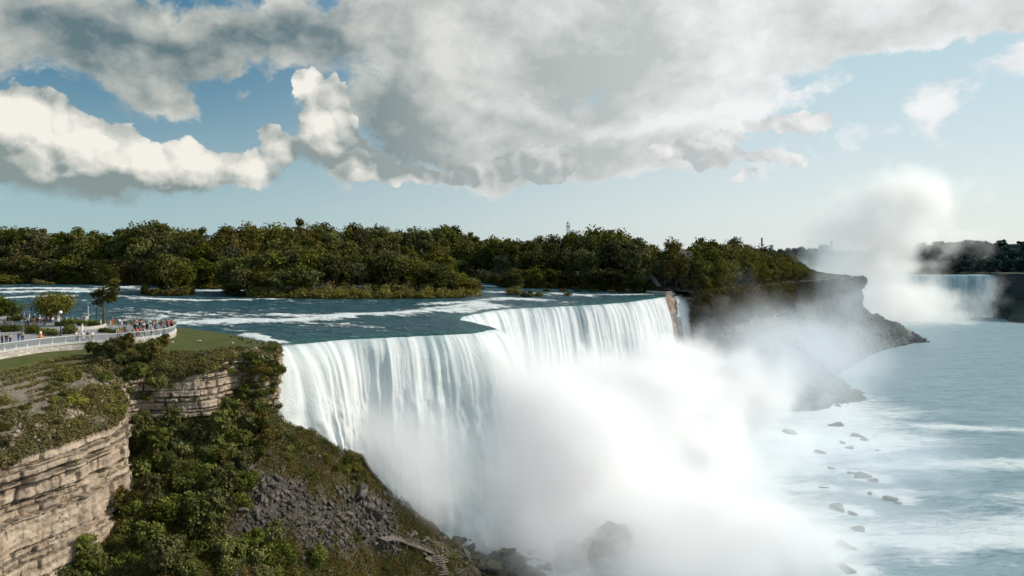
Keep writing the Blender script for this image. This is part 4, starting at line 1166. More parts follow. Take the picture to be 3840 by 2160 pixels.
# ------------------------------------------------------------------ terrace with stone wall and railing
TZ = 2.0
wall_key = [P(-260, 1352, TZ), P(-120, 1335, TZ), P(0, 1319, TZ), P(136, 1300, TZ), P(272, 1287, TZ), P(408, 1280, TZ), P(500, 1272, TZ), P(580, 1263, TZ), P(630, 1253, TZ), P(656, 1240, TZ), P(648, 1228, TZ), P(620, 1220, TZ)]
wl = resample(wall_key, .5)
back_key = [P(620, 1220, TZ), P(560, 1215, TZ), P(450, 1217, TZ), P(350, 1214, TZ), P(230, 1204, TZ), P(100, 1191, TZ), P(-60, 1180, TZ), P(-260, 1176, TZ)]
bk = resample(back_key, 1.)
def offset_line(a, d):
    t = np.gradient(a, axis=0); t /= np.linalg.norm(t, axis=1)[:, None]
    return a + np.stack([t[:, 1], -t[:, 0], 0 * t[:, 0]], 1) * d
def strip_wall(name, line, thick, z0, z1, m, parent=None):
    a, b = offset_line(line, thick / 2), offset_line(line, -thick / 2); n = len(line)
    V = np.concatenate([np.c_[a[:, :2], np.full(n, z0)], np.c_[a[:, :2], np.full(n, z1)], np.c_[b[:, :2], np.full(n, z1)], np.c_[b[:, :2], np.full(n, z0)]])
    fs = []
    for i in range(n - 1):
        for k in range(4):
            k2 = (k + 1) % 4; fs.append((k * n + i, k * n + i + 1, k2 * n + i + 1, k2 * n + i))
    fs += [(0, n, 2 * n, 3 * n), (n - 1, 4 * n - 1, 3 * n - 1, 2 * n - 1)]
    o = mesh(name, V, fs, m)
    if parent is not None: kid(parent, o)
    return o
def stone_wall_mat():
    m, g = mat('rubble_wall_stone')
    tc = g.pos(); x, y, z = g.xyz(tc)
    q = g.comb(g.mul(g.add(x, g.mul(y, .3)), 1.6), g.mul(y, .4), g.mul(z, 3.2))
    vo = g.n('ShaderNodeTexVoronoi', {'Vector': q, 'Scale': 1.}, out='Color'); ed = g.n('ShaderNodeTexVoronoi', {'Vector': q, 'Scale': 1.}, feature='DISTANCE_TO_EDGE')
    vv = g.xyz(vo)[0]
    c = g.mix(vv, (.38, .33, .29), (.62, .56, .50)); c = g.mix(g.ss(ed, .08, .0), c, (.22, .2, .18))
    finish(g, c, .9, g.bump(ed, .6, .1)); return m
wall = empty('stone_wall', tuple(wl[len(wl) // 2])); wall_base = wl[len(wl) // 2]
setp(wall, 'curved pale stone retaining wall under the white railing', 'wall')
M_WALL = stone_wall_mat()
def reparent(o, par):
    o.parent = par; o.matrix_parent_inverse = Matrix.Translation(-par.location)
    KIDS.setdefault(par.name, []).append(o)
w1 = strip_wall('masonry', wl, .55, .2, TZ - .12, M_WALL); reparent(w1, wall)
w2 = strip_wall('coping', wl, .75, TZ - .12, TZ + .06, plain('coping_stone', (.6, .56, .5), .8, .15, 1.)); reparent(w2, wall)
# paved deck
o = mesh('terrace_pavement', [(p[0], p[1], TZ - .02) for p in wl] + [(p[0], p[1], TZ - .02) for p in bk[1:]] , [tuple(range(len(wl) + len(bk) - 1))], M_PAVE)
setp(o, kind='structure')
o = strip_wall('river_wall', bk, .4, .2, TZ + .05, M_WALL); setp(o, 'low stone river wall behind the terrace crowd', 'wall')
rail = empty('railing', tuple(wall_base)); setp(rail, 'white curved railing with mesh panels on the stone wall', 'railing')
def on_line(a, s):
    d = np.r_[0, np.cumsum(np.linalg.norm(np.diff(a, axis=0), axis=1))]
    return np.array([np.interp(s, d, a[:, k]) for k in range(3)]), d[-1]
L = on_line(wl, 0)[1]
s = .3
while s < L:
    p, _ = on_line(wl, s); q, _ = on_line(wl, min(s + .2, L)); t = Vector(q - p).normalized() if s + .2 < L else Vector((1, 0, 0)); n = Vector((t.y, -t.x, 0)); p = Vector(p)
    mb = MB().tube([p + Vector((0, 0, .05)), p + n * .02 + Vector((0, 0, .6)), p + n * .12 + Vector((0, 0, 1.1)), p + n * .34 + Vector((0, 0, 1.5))], [.085, .08, .07, .06], 6)
    post = mb.build('post', M_WHITE); reparent(post, rail)
    s += 2.35
top = offset_line(wl, .30); top[:, 2] = TZ + 1.46
r1 = MB().tube(top[::3], .055, 6).build('top_rail', M_WHITE); reparent(r1, rail)
lo = offset_line(wl, .02); lo[:, 2] = TZ + .22
r2 = MB().tube(lo[::3], .045, 6).build('bottom_rail', M_WHITE); reparent(r2, rail)
mb = MB(); s = 0.
while s < L:
    p, _ = on_line(wl, s); q, _ = on_line(wl, min(s + .2, L)); t = Vector(q - p).normalized() if s + .2 < L else Vector((1, 0, 0)); n = Vector((t.y, -t.x, 0)); p = Vector(p)
    mb.tube([p + Vector((0, 0, .22)), p + n * .04 + Vector((0, 0, .7)), p + n * .13 + Vector((0, 0, 1.1)), p + n * .30 + Vector((0, 0, 1.44))], .02, 3, False); s += .14
r3 = mb.build('mesh_panel', M_MESHMETAL); reparent(r3, rail)
# river-side railing
rr = empty('railing', tuple(bk[20])); setp(rr, 'low river railing with pale posts behind the crowd', 'railing')
L2 = on_line(bk, 0)[1]; s = 1.
while s < L2:
    p, _ = on_line(bk, s); mb = MB().tube([(p[0], p[1], TZ), (p[0], p[1], TZ + 1.0), (p[0] + .1, p[1] + .15, TZ + 1.35)], [.13, .11, .07], 6)
    po = mb.build('post', M_WHITE); reparent(po, rr); s += 3.1
for hz in (.5, 1.1):
    b2 = bk.copy(); b2[:, 2] = TZ + hz; q = MB().tube(b2[::4], .03, 5).build('rail', M_MESHMETAL); reparent(q, rr)

# lamp posts
def lamp(px, pyb, pyg, lab, Yd=None):
    p = P(px, pyb, TZ); h = (H - (pyg - HY) * p.y / F) - TZ
    r = empty('street_lamp', tuple(p)); setp(r, lab, 'street lamp', 'globe lamps on the terrace')
    MB().tube([(0, 0, 0), (0, 0, .25), (0, 0, .9), (0, 0, 1.1), (0, 0, h - .3)], [.26, .22, .15, .09, .075], 8).build('pole', M_DARK, r, True)
    MB().tube([(0, 0, h - .35), (0, 0, h - .22)], [.16, .2], 10).build('collar', M_DARK, r)
    MB().sphere((0, 0, h), .36, 16, 10).build('globe', M_GLOBE, r, True)
lamp(227, 1259, 1171, 'globe street lamp nearest to the curved wall')
lamp(361, 1217, 1146, 'globe street lamp beside the tall thin tree trunk')
lamp(115.5, 1205, 1146, 'globe street lamp in front of the round terrace tree')

# terrace trees
def terrace_tree(px, py, h, w, base, ncl, per, lab, m=M_TREE, style='round', top=.8, r=None, nm='tree'):
    p = P(px, py, TZ); root = empty(nm, tuple(p)); setp(root, lab, 'tree')
    link('crown', crown_mesh('crown', w, h, base, ncl, per, .42, m, style), None, root)
    link('trunk', trunk_mesh(h, r or h * .02, top, w), None, root)
    return root
terrace_tree(389, 1219, 16.0, 7.2, 5.0, 22, 170, 'tall thin tree with bare lower trunk at the river railing', M_TREE, 'tall', .9, .28)
terrace_tree(205, 1206, 7.6, 10.5, 2.0, 40, 150, 'round spreading tree beside the lamp in the terrace garden', M_SHRUB_OLIVE, 'round', .7)
terrace_tree(30, 1200, 6.2, 7.5, .6, 26, 130, 'dark green spreading tree at the left edge of the terrace', M_SHRUB)
terrace_tree(-60, 1195, 7.5, 8.5, .8, 26, 130, 'dark tree cut by the left picture edge', M_SHRUB)

# planting beds and hedges
HB = [(270, 1214, 4.6, 1.2, 'long hedge behind the middle lamp'), (320, 1219, 5.0, 1.0, 'low hedge right of the long hedge'), (350, 1222, 3.4, .8, 'hedge end near the pavement'), (235, 1222, 4.5, 1.4, 'shrub bed behind the lamp nearest the wall'),
      (120, 1250, 5.4, 2.2, 'green shrub bed right of the orange barrier'), (175, 1253, 4.0, 1.6, 'reddish shrub beside the lamp base'), (30, 1243, 5.2, 2.0, 'green shrub bed at the left edge'), (60, 1202, 6.5, 1.2, 'ochre hedge below the dark left tree'),
      (200, 1258, 3.2, 1.4, 'small shrub at the lamp base'), (255, 1252, 3.6, 2.4, 'dense shrub right of the wall lamp'), (395, 1246, 3.2, .7, 'dark low hedge left of the crowd'), (440, 1247, 4.2, .7, 'dark low hedge in front of the crowd'), (265, 1240, 2.2, 1.6, 'dark round bush by the white parasol')]
for px, py, w, h, lab in HB:
    p = P(px, py, TZ); root = empty('shrub', tuple(p)); setp(root, lab, 'shrub')
    mm = M_SHRUB_OLIVE if ('ochre' in lab or 'reddish' in lab) else M_SHRUB
    link('foliage', crown_mesh('foliage', w, h, .05, 22, 120, .24, mm, 'bush'), None, root); root.scale = (1, .7, 1)
# low planter wall
pw = resample([P(290, 1238, TZ), P(340, 1234, TZ), P(385, 1228, TZ), P(395, 1222, TZ)], .5)
o = strip_wall('planter_wall', pw, .5, TZ - .05, TZ + .65, M_STONE); setp(o, 'low curved stone planter wall behind the railing', 'wall')
pw = resample([P(-20, 1225, TZ), P(40, 1226, TZ), P(90, 1224, TZ)], .5)
o = strip_wall('planter_wall', pw, .5, TZ - .05, TZ + .9, M_STONE); setp(o, 'grey planter wall at the left edge of the terrace', 'wall')
# stone pillars, signs
for px, py, w, h, lab in [(213, 1208, 1.3, 2.2, 'thick pale stone pillar behind the lamp'), (318, 1206, 1.2, 1.3, 'low stone pillar by the river railing'), (330, 1204, .22, 3.8, 'thin pale post beside the low stone pillar')]:
    p = P(px, py, TZ); r = empty('pillar', tuple(p)); setp(r, lab, 'pillar')
    MB().box((0, 0, h / 2), (w, w, h)).build('shaft', M_STONE, r); MB().box((0, 0, h + .08), (w * 1.18, w * 1.18, .16)).build('cap', M_STONE, r)
# orange barrier, furled white parasol
p = P(152, 1266, TZ); r = empty('traffic_cone', tuple(p)); setp(r, 'orange traffic drum with pale band beside the shrub bed', 'traffic cone')
MB().tube([(0, 0, 0), (0, 0, .12)], [.45, .45], 10).build('base', M_ORANGE, r)
MB().tube([(0, 0, .1), (0, 0, .9)], [.34, .26], 12).build('body', M_ORANGE, r); MB().tube([(0, 0, .9), (0, 0, 1.25), (0, 0, 1.35)], [.26, .2, .1], 12).build('cap', M_WHITE, r)
p = P(306, 1266, TZ); r = empty('parasol', tuple(p)); setp(r, 'furled white parasol standing by the railing', 'parasol')
MB().tube([(0, 0, 0), (0, 0, 1.2)], .04, 6).build('pole', M_DARK, r); MB().tube([(0, 0, 1.1), (0, 0, 1.5), (.1, 0, 2.3), (.16, 0, 3.0)], [.16, .3, .24, .05], 8).build('canopy', M_WHITE, r, True)
# pale slabs lying in the grass
for px, py, w, lab in [(747, 1279, 1.5, 'white slab lying on the lawn'), (873, 1287, .7, 'small pale stone near the lawn tip'), (648, 1284, .6, 'small pale stone under the wall end')]:
    loc, _ = hit(px, py); o = link('slab', RK[1]); o.location = loc + Vector((0, 0, .12)); o.scale = (w / 2, .3, .16); setp(o, lab, 'stone'); o.rotation_euler = (0, 0, -.3)
    o.material_slots[0].link = 'OBJECT'; o.material_slots[0].material = M_WHITE
zone_rocks([(860, 1265), (900, 1262), (1000, 1292), (960, 1300)], 12, .5, 1.3, RK, 'at the water edge of the lawn tip', 'pinkish shore rock', 8)

# ------------------------------------------------------------------ people
def skin_mesh(name, verts, edges, radii, root=0, sub=1):
    me = bpy.data.meshes.new(name); me.from_pydata(verts, edges, [])
    o = bpy.data.objects.new(name, me); COL.objects.link(o)
    sk = o.modifiers.new('s', 'SKIN'); sk.use_smooth_shade = True
    sv = me.skin_vertices[0].data
    for i, r in enumerate(radii):
        sv[i].radius = r if hasattr(r, '__len__') else (r, r); sv[i].use_root = (i == root)
    ss_ = o.modifiers.new('u', 'SUBSURF'); ss_.levels = sub; ss_.render_levels = sub
    dg = bpy.context.evaluated_depsgraph_get(); dg.update()
    out = bpy.data.meshes.new_from_object(o.evaluated_get(dg)); bpy.data.objects.remove(o); out.name = name
    return out
def pose(kind):
    J = dict(pel=(0, 0, .95), wai=(0, 0, 1.1), che=(0, 0, 1.32), nek=(0, 0, 1.5), hea=(0, -.01, 1.6), top=(0, 0, 1.72),
             shL=(-.19, 0, 1.42), elL=(-.26, .02, 1.15), haL=(-.25, -.08, .92), shR=(.19, 0, 1.42), elR=(.26, .02, 1.15), haR=(.25, -.08, .92),
             hiL=(-.1, 0, .9), knL=(-.11, -.02, .5), anL=(-.12, .02, .08), toL=(-.13, -.16, .03), hiR=(.1, 0, .9), knR=(.11, -.02, .5), anR=(.12, .02, .08), toR=(.13, -.16, .03))
    if kind == 'lean':
        for k in ('che', 'nek', 'hea', 'top', 'shL', 'shR'): J[k] = (J[k][0], J[k][1] - .16 * (J[k][2] - .9) / .6, J[k][2] - .03)
        J.update(elL=(-.3, -.22, 1.2), haL=(-.2, -.48, 1.22), elR=(.3, -.22, 1.2), haR=(.2, -.48, 1.22))
    if kind == 'photo':
        J.update(elL=(-.3, -.2, 1.25), haL=(-.07, -.33, 1.5), elR=(.3, -.2, 1.25), haR=(.07, -.33, 1.5))
    if kind == 'walk':
        J.update(knL=(-.11, -.22, .54), anL=(-.12, -.18, .1), toL=(-.12, -.38, .1), knR=(.11, .1, .5), anR=(.12, .36, .14), toR=(.12, .24, .03), elL=(-.26, .14, 1.16), haL=(-.25, .12, .92), elR=(.26, -.1, 1.15), haR=(.24, -.28, .98))
    return J
def human(kind):
    J = pose(kind); names = list(J); ix = {k: i for i, k in enumerate(names)}
    E = [('pel', 'wai'), ('wai', 'che'), ('che', 'nek'), ('nek', 'hea'), ('hea', 'top'), ('che', 'shL'), ('shL', 'elL'), ('elL', 'haL'), ('che', 'shR'), ('shR', 'elR'), ('elR', 'haR'),
         ('pel', 'hiL'), ('hiL', 'knL'), ('knL', 'anL'), ('anL', 'toL'), ('pel', 'hiR'), ('hiR', 'knR'), ('knR', 'anR'), ('anR', 'toR')]
    R = dict(pel=(.15, .1), wai=(.14, .09), che=(.17, .1), nek=.055, hea=(.085, .1), top=.06, hiL=.085, hiR=.085, knL=.06, knR=.06, anL=.04, anR=.04, toL=.035, toR=.035, shL=.06, shR=.06, elL=.04, elR=.04, haL=.035, haR=.035)
    body = skin_mesh('body', [J[k] for k in names], [(ix[a], ix[b]) for a, b in E], [R[k] for k in names])
    tn = ['pel', 'wai', 'che', 'shL', 'elL', 'shR', 'elR']; tx = {k: i for i, k in enumerate(tn)}
    shirt = skin_mesh('shirt', [J[k] for k in tn], [(tx[a], tx[b]) for a, b in [('pel', 'wai'), ('wai', 'che'), ('che', 'shL'), ('shL', 'elL'), ('che', 'shR'), ('shR', 'elR')]], [(.18, .125), (.17, .12), (.2, .13), .085, .062, .085, .062])
    ln = ['pel', 'hiL', 'knL', 'anL', 'hiR', 'knR', 'anR']; lx = {k: i for i, k in enumerate(ln)}
    trou = skin_mesh('trousers', [J[k] for k in ln], [(lx[a], lx[b]) for a, b in [('pel', 'hiL'), ('hiL', 'knL'), ('knL', 'anL'), ('pel', 'hiR'), ('hiR', 'knR'), ('knR', 'anR')]], [(.165, .12), .11, .08, .065, .11, .08, .065])
    hx, hy, hz = J['hea']
    hb = MB().sphere((J['top'][0], J['top'][1] + .03, hz + .05), .115, 10, 8, 1.05).build('hair', None); hair = hb.data; bpy.data.objects.remove(hb)
    for me in (body, shirt, trou, hair):
        me.materials.clear(); me.materials.append(M_DARK)
    return dict(body=body, shirt=shirt, trousers=trou, hair=hair)
HUM = {k: human(k) for k in ('stand', 'lean', 'photo', 'walk')}
SKINS = [plain('skin_light', (.5, .32, .24), .6, .05), plain('skin_tan', (.32, .19, .12), .6, .05)]
CLOTH = {n: plain(n + '_cloth', c, .85, .12) for n, c in dict(white=(.75, .74, .72), red=(.55, .05, .03), orange=(.6, .16, .05), black=(.02, .02, .024), navy=(.03, .05, .12), grey=(.22, .22, .23), blue=(.08, .2, .4), teal=(.05, .3, .3), tan=(.4, .3, .2), brown=(.14, .08, .05)).items()}
HAIRS = [('dark hair', plain('dark_hair', (.02, .015, .012), .7, .1)), ('brown hair', plain('brown_hair', (.09, .05, .03), .7, .1)), ('fair hair', plain('fair_hair', (.35, .25, .13), .7, .1))]
PPL = {}
def person(px, py, top_, bot_, kind, rz, zone, z=TZ, sc=1.06):
    p = P(px, py, z); r = empty('person', (p.x, p.y, z), rz); hm = HUM[kind]; r.scale = (sc * 1.12, sc * 1.12, sc)
    hn, hmm = random.choice(HAIRS)
    for nm, mm in (('body', random.choice(SKINS)), ('shirt', CLOTH[top_]), ('trousers', CLOTH[bot_]), ('hair', hmm)):
        c = link(nm, hm[nm], None, r); c.material_slots[0].link = 'OBJECT'; c.material_slots[0].material = mm
    w = {'stand': 'standing', 'lean': 'leaning forward', 'photo': 'with raised hands', 'walk': 'walking'}[kind]
    setp(r, None, 'person', 'people ' + zone)
    reg(r, zone, f'person {w}, {top_} top', px)
tops = ['red', 'orange', 'brown', 'black', 'white', 'grey', 'tan', 'black', 'red', 'orange', 'navy', 'teal']; bots = ['black', 'navy', 'grey', 'brown', 'tan']
for px, py, t_, b_ in [(420, 1220, 'red', 'orange'), (445, 1219, 'red', 'navy'), (449, 1221, 'white', 'grey'), (466, 1220, 'white', 'black'), (474, 1221, 'white', 'navy'), (492, 1221, 'teal', 'brown'), (506, 1222, 'brown', 'black'), (498, 1222, 'tan', 'grey')]:
    person(px, py, t_, b_, random.choice(['stand', 'lean']), random.uniform(2, 4), 'along the river railing')
for i in range(38):
    px = random.uniform(490, 650); py = random.uniform(1222, 1238) if px < 620 else random.uniform(1224, 1234)
    person(px, py, random.choice(tops), random.choice(bots), random.choice(['stand', 'lean', 'photo', 'stand']), random.uniform(0, 6.28), 'in the crowd at the terrace end')
for i in range(16):
    px = random.uniform(440, 645); w_ = float(np.interp(px, [408, 500, 580, 630, 656], [1280, 1272, 1263, 1253, 1240]))
    person(px, w_ - random.uniform(6, 14), random.choice(['red', 'red', 'white', 'blue', 'tan', 'red']), random.choice(bots), random.choice(['lean', 'stand']), random.uniform(-1, 1), 'behind the railing at the rounded end')
for px, py, t_, b_ in [(441, 1262, 'white', 'white'), (468, 1250, 'black', 'navy'), (516, 1248, 'brown', 'black'), (475, 1267, 'blue', 'blue')]:
    person(px, py, t_, b_, 'stand', random.uniform(0, 6), 'on the open pavement')
for px, py, t_, b_, k in [(287, 1276, 'white', 'tan', 'walk'), (296, 1278, 'tan', 'grey', 'walk'), (312, 1276, 'white', 'white', 'stand'), (329, 1275, 'black', 'tan', 'walk'), (347, 1276, 'white', 'tan', 'walk')]:
    person(px, py, t_, b_, k, 1.6, 'walking behind the railing')
for px, py, t_, b_ in [(8, 1290, 'brown', 'navy'), (24, 1286, 'black', 'brown'), (38, 1286, 'white', 'black'), (70, 1281, 'navy', 'blue'), (84, 1279, 'tan', 'navy')]:
    person(px, py, t_, b_, 'stand', random.uniform(0, 6), 'at the left end of the railing')
for i in range(30):
    px = random.uniform(110, 215)
    person(px, random.uniform(1203, 1222), random.choice(['white', 'white', 'teal', 'black', 'orange', 'grey', 'navy', 'tan']), random.choice(bots), random.choice(['stand', 'walk']), random.uniform(0, 6.28), 'in the group under the round tree')
for px, py in [(18, 1226), (36, 1227), (44, 1228), (82, 1224), (96, 1230), (104, 1225)]:
    person(px, py, random.choice(['white', 'black', 'grey', 'tan']), random.choice(bots), 'stand', random.uniform(0, 6.28), 'by the grey planter wall')

# ------------------------------------------------------------------ boardwalk, stairs, guard rail on the talus
def hp(px, py, dz=0.):
    loc, _ = hit(px, py); return loc + Vector((0, 0, dz))
deck = empty('boardwalk', tuple(hp(1450, 2030))); setp(deck, 'weathered timber boardwalk platform on the lower slope', 'boardwalk')
def deck_path(keys, w, name, steps=False, lift=.5):
    pts = [hp(*k) for k in keys]
    pts = [Vector(p) for p in resample(pts, .5)]
    z = np.array([p.z for p in pts]); k = np.ones(5) / 5; z = np.convolve(np.pad(z, 2, mode='edge'), k, 'valid')
    for p, zz_ in zip(pts, z): p.z = zz_ + lift
    mb, rl = MB(), MB()
    for i in range(len(pts) - 1):
        t = (pts[i + 1] - pts[i]); t.z = 0
        if t.length < 1e-4: continue
        a = math.atan2(t.y, t.x)
        mb.box(pts[i], (.44, w, .10), a)
        n = Vector((-math.sin(a), math.cos(a), 0)) * w / 2
        if i % 4 == 0:
            for sgn in (-1, 1):
                rl.tube([pts[i] + n * sgn - Vector((0, 0, 1.2)), pts[i] + n * sgn + Vector((0, 0, 1.0))], .05, 5)
    for sgn in (-1, 1):
        line = []
        for i in range(0, len(pts) - 1, 2):
            t = pts[i + 1] - pts[i]; a = math.atan2(t.y, t.x); line.append(pts[i] + Vector((-math.sin(a), math.cos(a), 0)) * w / 2 * sgn + Vector((0, 0, 1.0)))
        if len(line) > 1:
            rl.tube(line, .04, 5); rl.tube([q - Vector((0, 0, .5)) for q in line], .03, 5)
    o = mb.build(name, M_WOOD); reparent(o, deck); o2 = rl.build('handrail', M_WOOD); reparent(o2, deck)
deck_path([(1425, 2035), (1455, 2030), (1490, 2035)], 5., 'platform', lift=1.)
deck_path([(1490, 2030), (1530, 2050), (1580, 2068), (1625, 2085)], 2.6, 'walkway', lift=.8)
deck_path([(1515, 2040), (1560, 2056), (1610, 2075), (1650, 2100), (1670, 2130)], 2.2, 'walkway', lift=.7)
st_ = empty('staircase', tuple(hp(1640, 2110))); setp(st_, 'timber stairs descending at the bottom edge', 'staircase')
a0, b0 = hp(1628, 2100, .7), hp(1660, 2165, .6)
mb = MB()
for i in range(9):
    q = a0.lerp(b0, i / 8); mb.box(q, (2.6, .42, .14), .35)
o = mb.build('tread', M_WOOD); reparent(o, st_)
mb = MB()
for sgn in (-1, 1): mb.tube([a0 + Vector((1.3 * sgn, .4 * sgn, -.1)), b0 + Vector((1.3 * sgn, .4 * sgn, -.1))], .12, 6)
o = mb.build('stringer', M_WOOD); reparent(o, st_)
# dark pipe along the ridge
def crest_of_ridge(px):
    py = 1600
    while py < 2000:
        l, _ = hit(px, py)
        if l is not None and l.y < 172 and l.z > ZL + 1: return l
        py += 3
    return l
pk = [crest_of_ridge(px) + Vector((.4, -.6, .35)) for px in (1352, 1385, 1420, 1455, 1490, 1520, 1550)]
o = MB().tube(resample(pk, 1.), .42, 8).build('drainpipe', M_DARK, None, True); setp(o, 'long dark curved pipe running down the ridge against the falls', 'pipe')

# small stream with foam at the talus foot
def stream():
    key = [P(1905, 2005, -50), P(1925, 2040, -51), P(1960, 2070, -51.6), P(2010, 2100, -52), P(2060, 2120, -52.3), P(2110, 2150, -52.5), P(2150, 2180, -52.6)]
    c = resample(key, .6); n = len(c); t = np.gradient(c, axis=0); t /= np.linalg.norm(t, axis=1)[:, None]
    w = np.linspace(-1, 1, 12); width = np.linspace(1.2, 4.2, n)
    X = c[:, None, 0] + t[:, None, 1] * w * width[:, None]; Y = c[:, None, 1] - t[:, None, 0] * w * width[:, None]
    Zs = c[:, None, 2] + .3 + fbm(X * .8, Y * .8, 2.) * .5 - .5 * w ** 2
    o = mesh('stream', np.stack([X, Y, Zs], -1).reshape(-1, 3), grid_faces(n, 12), M_FALLS, smoothed=True, attrs={'foam': .55 + fbm(X * .5, Y * .5, 4.) * .7, 'across': X, 'down': Y})
    setp(o, kind='structure')
stream()

# ------------------------------------------------------------------ structures on the wooded island
# white lookout tower above the trees
Yt = 800.; xt = (2131 - CX) * Yt / F
tw = empty('lookout_tower', (xt, Yt, 4)); setp(tw, 'slender white lookout tower rising above the treeline', 'tower')
zt = H + (HY - 826) * Yt / F - 4
M_TW = plain('tower_white', (.55, .60, .62), .6, .05)
mb = MB()
for a in range(4):
    mb.tube([(2.4 * math.cos(a * 1.571 + .785), 2.4 * math.sin(a * 1.571 + .785), 0), (2.0 * math.cos(a * 1.571 + .785), 2.0 * math.sin(a * 1.571 + .785), zt - 7)], .32, 6)
mb.build('legs', M_TW, tw).name = 'frame'
MB().tube([(0, 0, 0), (0, 0, zt - 6)], .6, 8).build('shaft', M_TW, tw)
MB().tube([(0, 0, zt - 7.4), (0, 0, zt - 6.8)], [2.9, 2.9], 10).build('gallery', M_TW, tw)
mb = MB()
for a in range(6): mb.tube([(1.9 * math.cos(a * 1.047), 1.9 * math.sin(a * 1.047), zt - 6.8), (1.9 * math.cos(a * 1.047), 1.9 * math.sin(a * 1.047), zt - 3.6)], .22, 5)
mb.build('lantern', M_TW, tw)
MB().tube([(0, 0, zt - 3.7), (0, 0, zt - 3.2), (0, 0, zt - 1.8), (0, 0, zt - 1.2), (0, 0, zt + .9)], [2.7, 2.3, 1.0, .35, .1], 10).build('roof', M_TW, tw)
# radio mast and distant blocks
Ym = 1300.; xm = (2857 - CX) * Ym / F
r = empty('radio_mast', (xm, Ym, 4)); setp(r, 'thin dark mast on the distant horizon', 'mast')
zt = H + (HY - 892) * Ym / F - 4
MB().tube([(0, 0, 0), (0, 0, zt - 14)], 1.0, 6).build('pole', M_GREYWALL, r); MB().tube([(0, 0, zt - 14), (0, 0, zt)], 1.5, 6).build('antenna', M_DARK, r)
for px, py, w, h0, lab in [(3090, 922, 13, 6, 'pale square block building left of the plume'), (2893, 920, 5, 0, 'thin distant chimney near the mast'), (3118, 902, 3, 0, 'thin distant pole beside the block building')]:
    Yb = 1250.; x = (px - CX) * Yb / F; zt = H + (HY - py) * Yb / F - 4
    r = empty('distant_building' if w > 10 else 'chimney', (x, Yb, 4)); setp(r, lab, 'building' if w > 10 else 'chimney')
    MB().box((0, 0, zt / 2), (w, w, zt)).build('wall' if w > 10 else 'shaft', M_HAZEWALL, r)
    MB().box((0, 0, zt + .4), (w * 1.08, w * 1.08, .8)).build('cornice' if w > 10 else 'rim', M_HAZEWALL, r)
    if w > 10: MB().box((0, -w * .1, zt + 2), (w * .4, w * .4, 2.4)).build('roof_plant', M_HAZEWALL, r)
# gabled house among the trees
ph = P(2566, 995, 0); Yh = 385.; xh = (2566 - CX) * Yh / F; zh = H - (992 - HY) * Yh / F
hs = empty('house', (xh, Yh, zh), .5); setp(hs, 'dark gabled lodge among the trees above the narrow waterfall', 'house')
MB().box((0, 0, 1.9), (8, 6, 3.8)).build('wall', M_GREYWALL, hs)
mb = MB().add([(-4.6, -3.7, 3.8), (4.6, -3.7, 3.8), (4.6, 3.7, 3.8), (-4.6, 3.7, 3.8), (-4.6, 0, 7.6), (4.6, 0, 7.6)], [(0, 1, 5, 4), (2, 3, 4, 5), (1, 2, 5), (3, 0, 4), (3, 2, 1, 0)]); mb.build('roof', M_ROOF, hs)
for k in (-2.4, 0, 2.4):
    wn = MB().box((k, -3.05, 1.9), (1.1, .12, 1.5)).build('window', M_WHITE, hs)
    wp = MB().box((k, -3.13, 1.9), (.9, .06, 1.3)).build('pane', plain('window_glass', (.03, .04, .05), .15, .1), wn)
# viewing platform and stairs near the narrow waterfall
vp = empty('viewing_platform', tuple(P(2500, 1096, .5))); setp(vp, 'stone viewing platform at the brink between the waterfalls', 'viewing platform')
line = resample([P(2425, 1099, .6), P(2470, 1102, .6), P(2505, 1103, .6), P(2525, 1098, .6)], 1.)
o = strip_wall('parapet', line, .8, -.5, 2.0, plain('pale_stone', (.5, .42, .36), .8, .2)); reparent(o, vp)
dk = offset_line(line, -4); n = len(line)
o = mesh('floor', [tuple(p) for p in line] + [tuple(p) for p in dk], [(i, i + 1, n + i + 1, n + i) for i in range(n - 1)], M_PAVE); o.data.transform(Matrix.Translation((0, 0, .25))); reparent(o, vp)
hg = resample([P(2000, 1090, 1.2), P(2150, 1092, 1.2), P(2300, 1098, 1.2), P(2400, 1101, 1)], 1.)
for i, (px, py) in enumerate([(2050, 1092), (2110, 1092), (2170, 1093), (2230, 1095), (2290, 1097), (2345, 1099), (2395, 1101)]):
    b = Pr(px, py); t = plant(LOWB, b.x, b.y, b.z, 2.2, 1.6, 'shrub', 'shrub', 'clipped hedge along the far bank'); reg(t, 'along the far bank path', 'low hedge clump', px)
for i in range(14):
    px = random.uniform(2320, 2520); q = P(px, 1093, 1.); q = Vector((q.x, q.y, 1.0))
    r = empty('person', (q.x, q.y, 1.0), random.uniform(0, 6)); hm = HUM['stand']
    tn = random.choice(['blue', 'white', 'navy', 'red', 'tan'])
    for nm, mm in (('body', SKINS[0]), ('shirt', CLOTH[tn]), ('trousers', CLOTH['grey']), ('hair', HAIRS[0][1])):
        c = link(nm, hm[nm], None, r); c.material_slots[0].link = 'OBJECT'; c.material_slots[0].material = mm
    setp(r, None, 'person', 'people on the far viewing platform'); reg(r, 'on the far viewing platform', f'tiny person in {tn}', px)
ss0, ss1 = Vector(((2470 - CX) * 372 / F, 372, H - (1072 - HY) * 372 / F)), Vector(((2435 - CX) * 392 / F, 392, H - (1010 - HY) * 392 / F))
r = empty('staircase', tuple(ss0)); setp(r, 'grey stairway climbing the far bank between trees', 'staircase')
mb = MB()
for i in range(26): q = ss0.lerp(ss1, i / 25); mb.box(q, (2.4, .9, .3), .3)
o = mb.build('tread', M_GREYWALL); reparent(o, r)
mb = MB()
for sgn in (-1, 1): mb.tube([ss0 + Vector((2.2 * sgn, 0, 1)), ss1 + Vector((2.2 * sgn, 0, 1))], .16, 5)
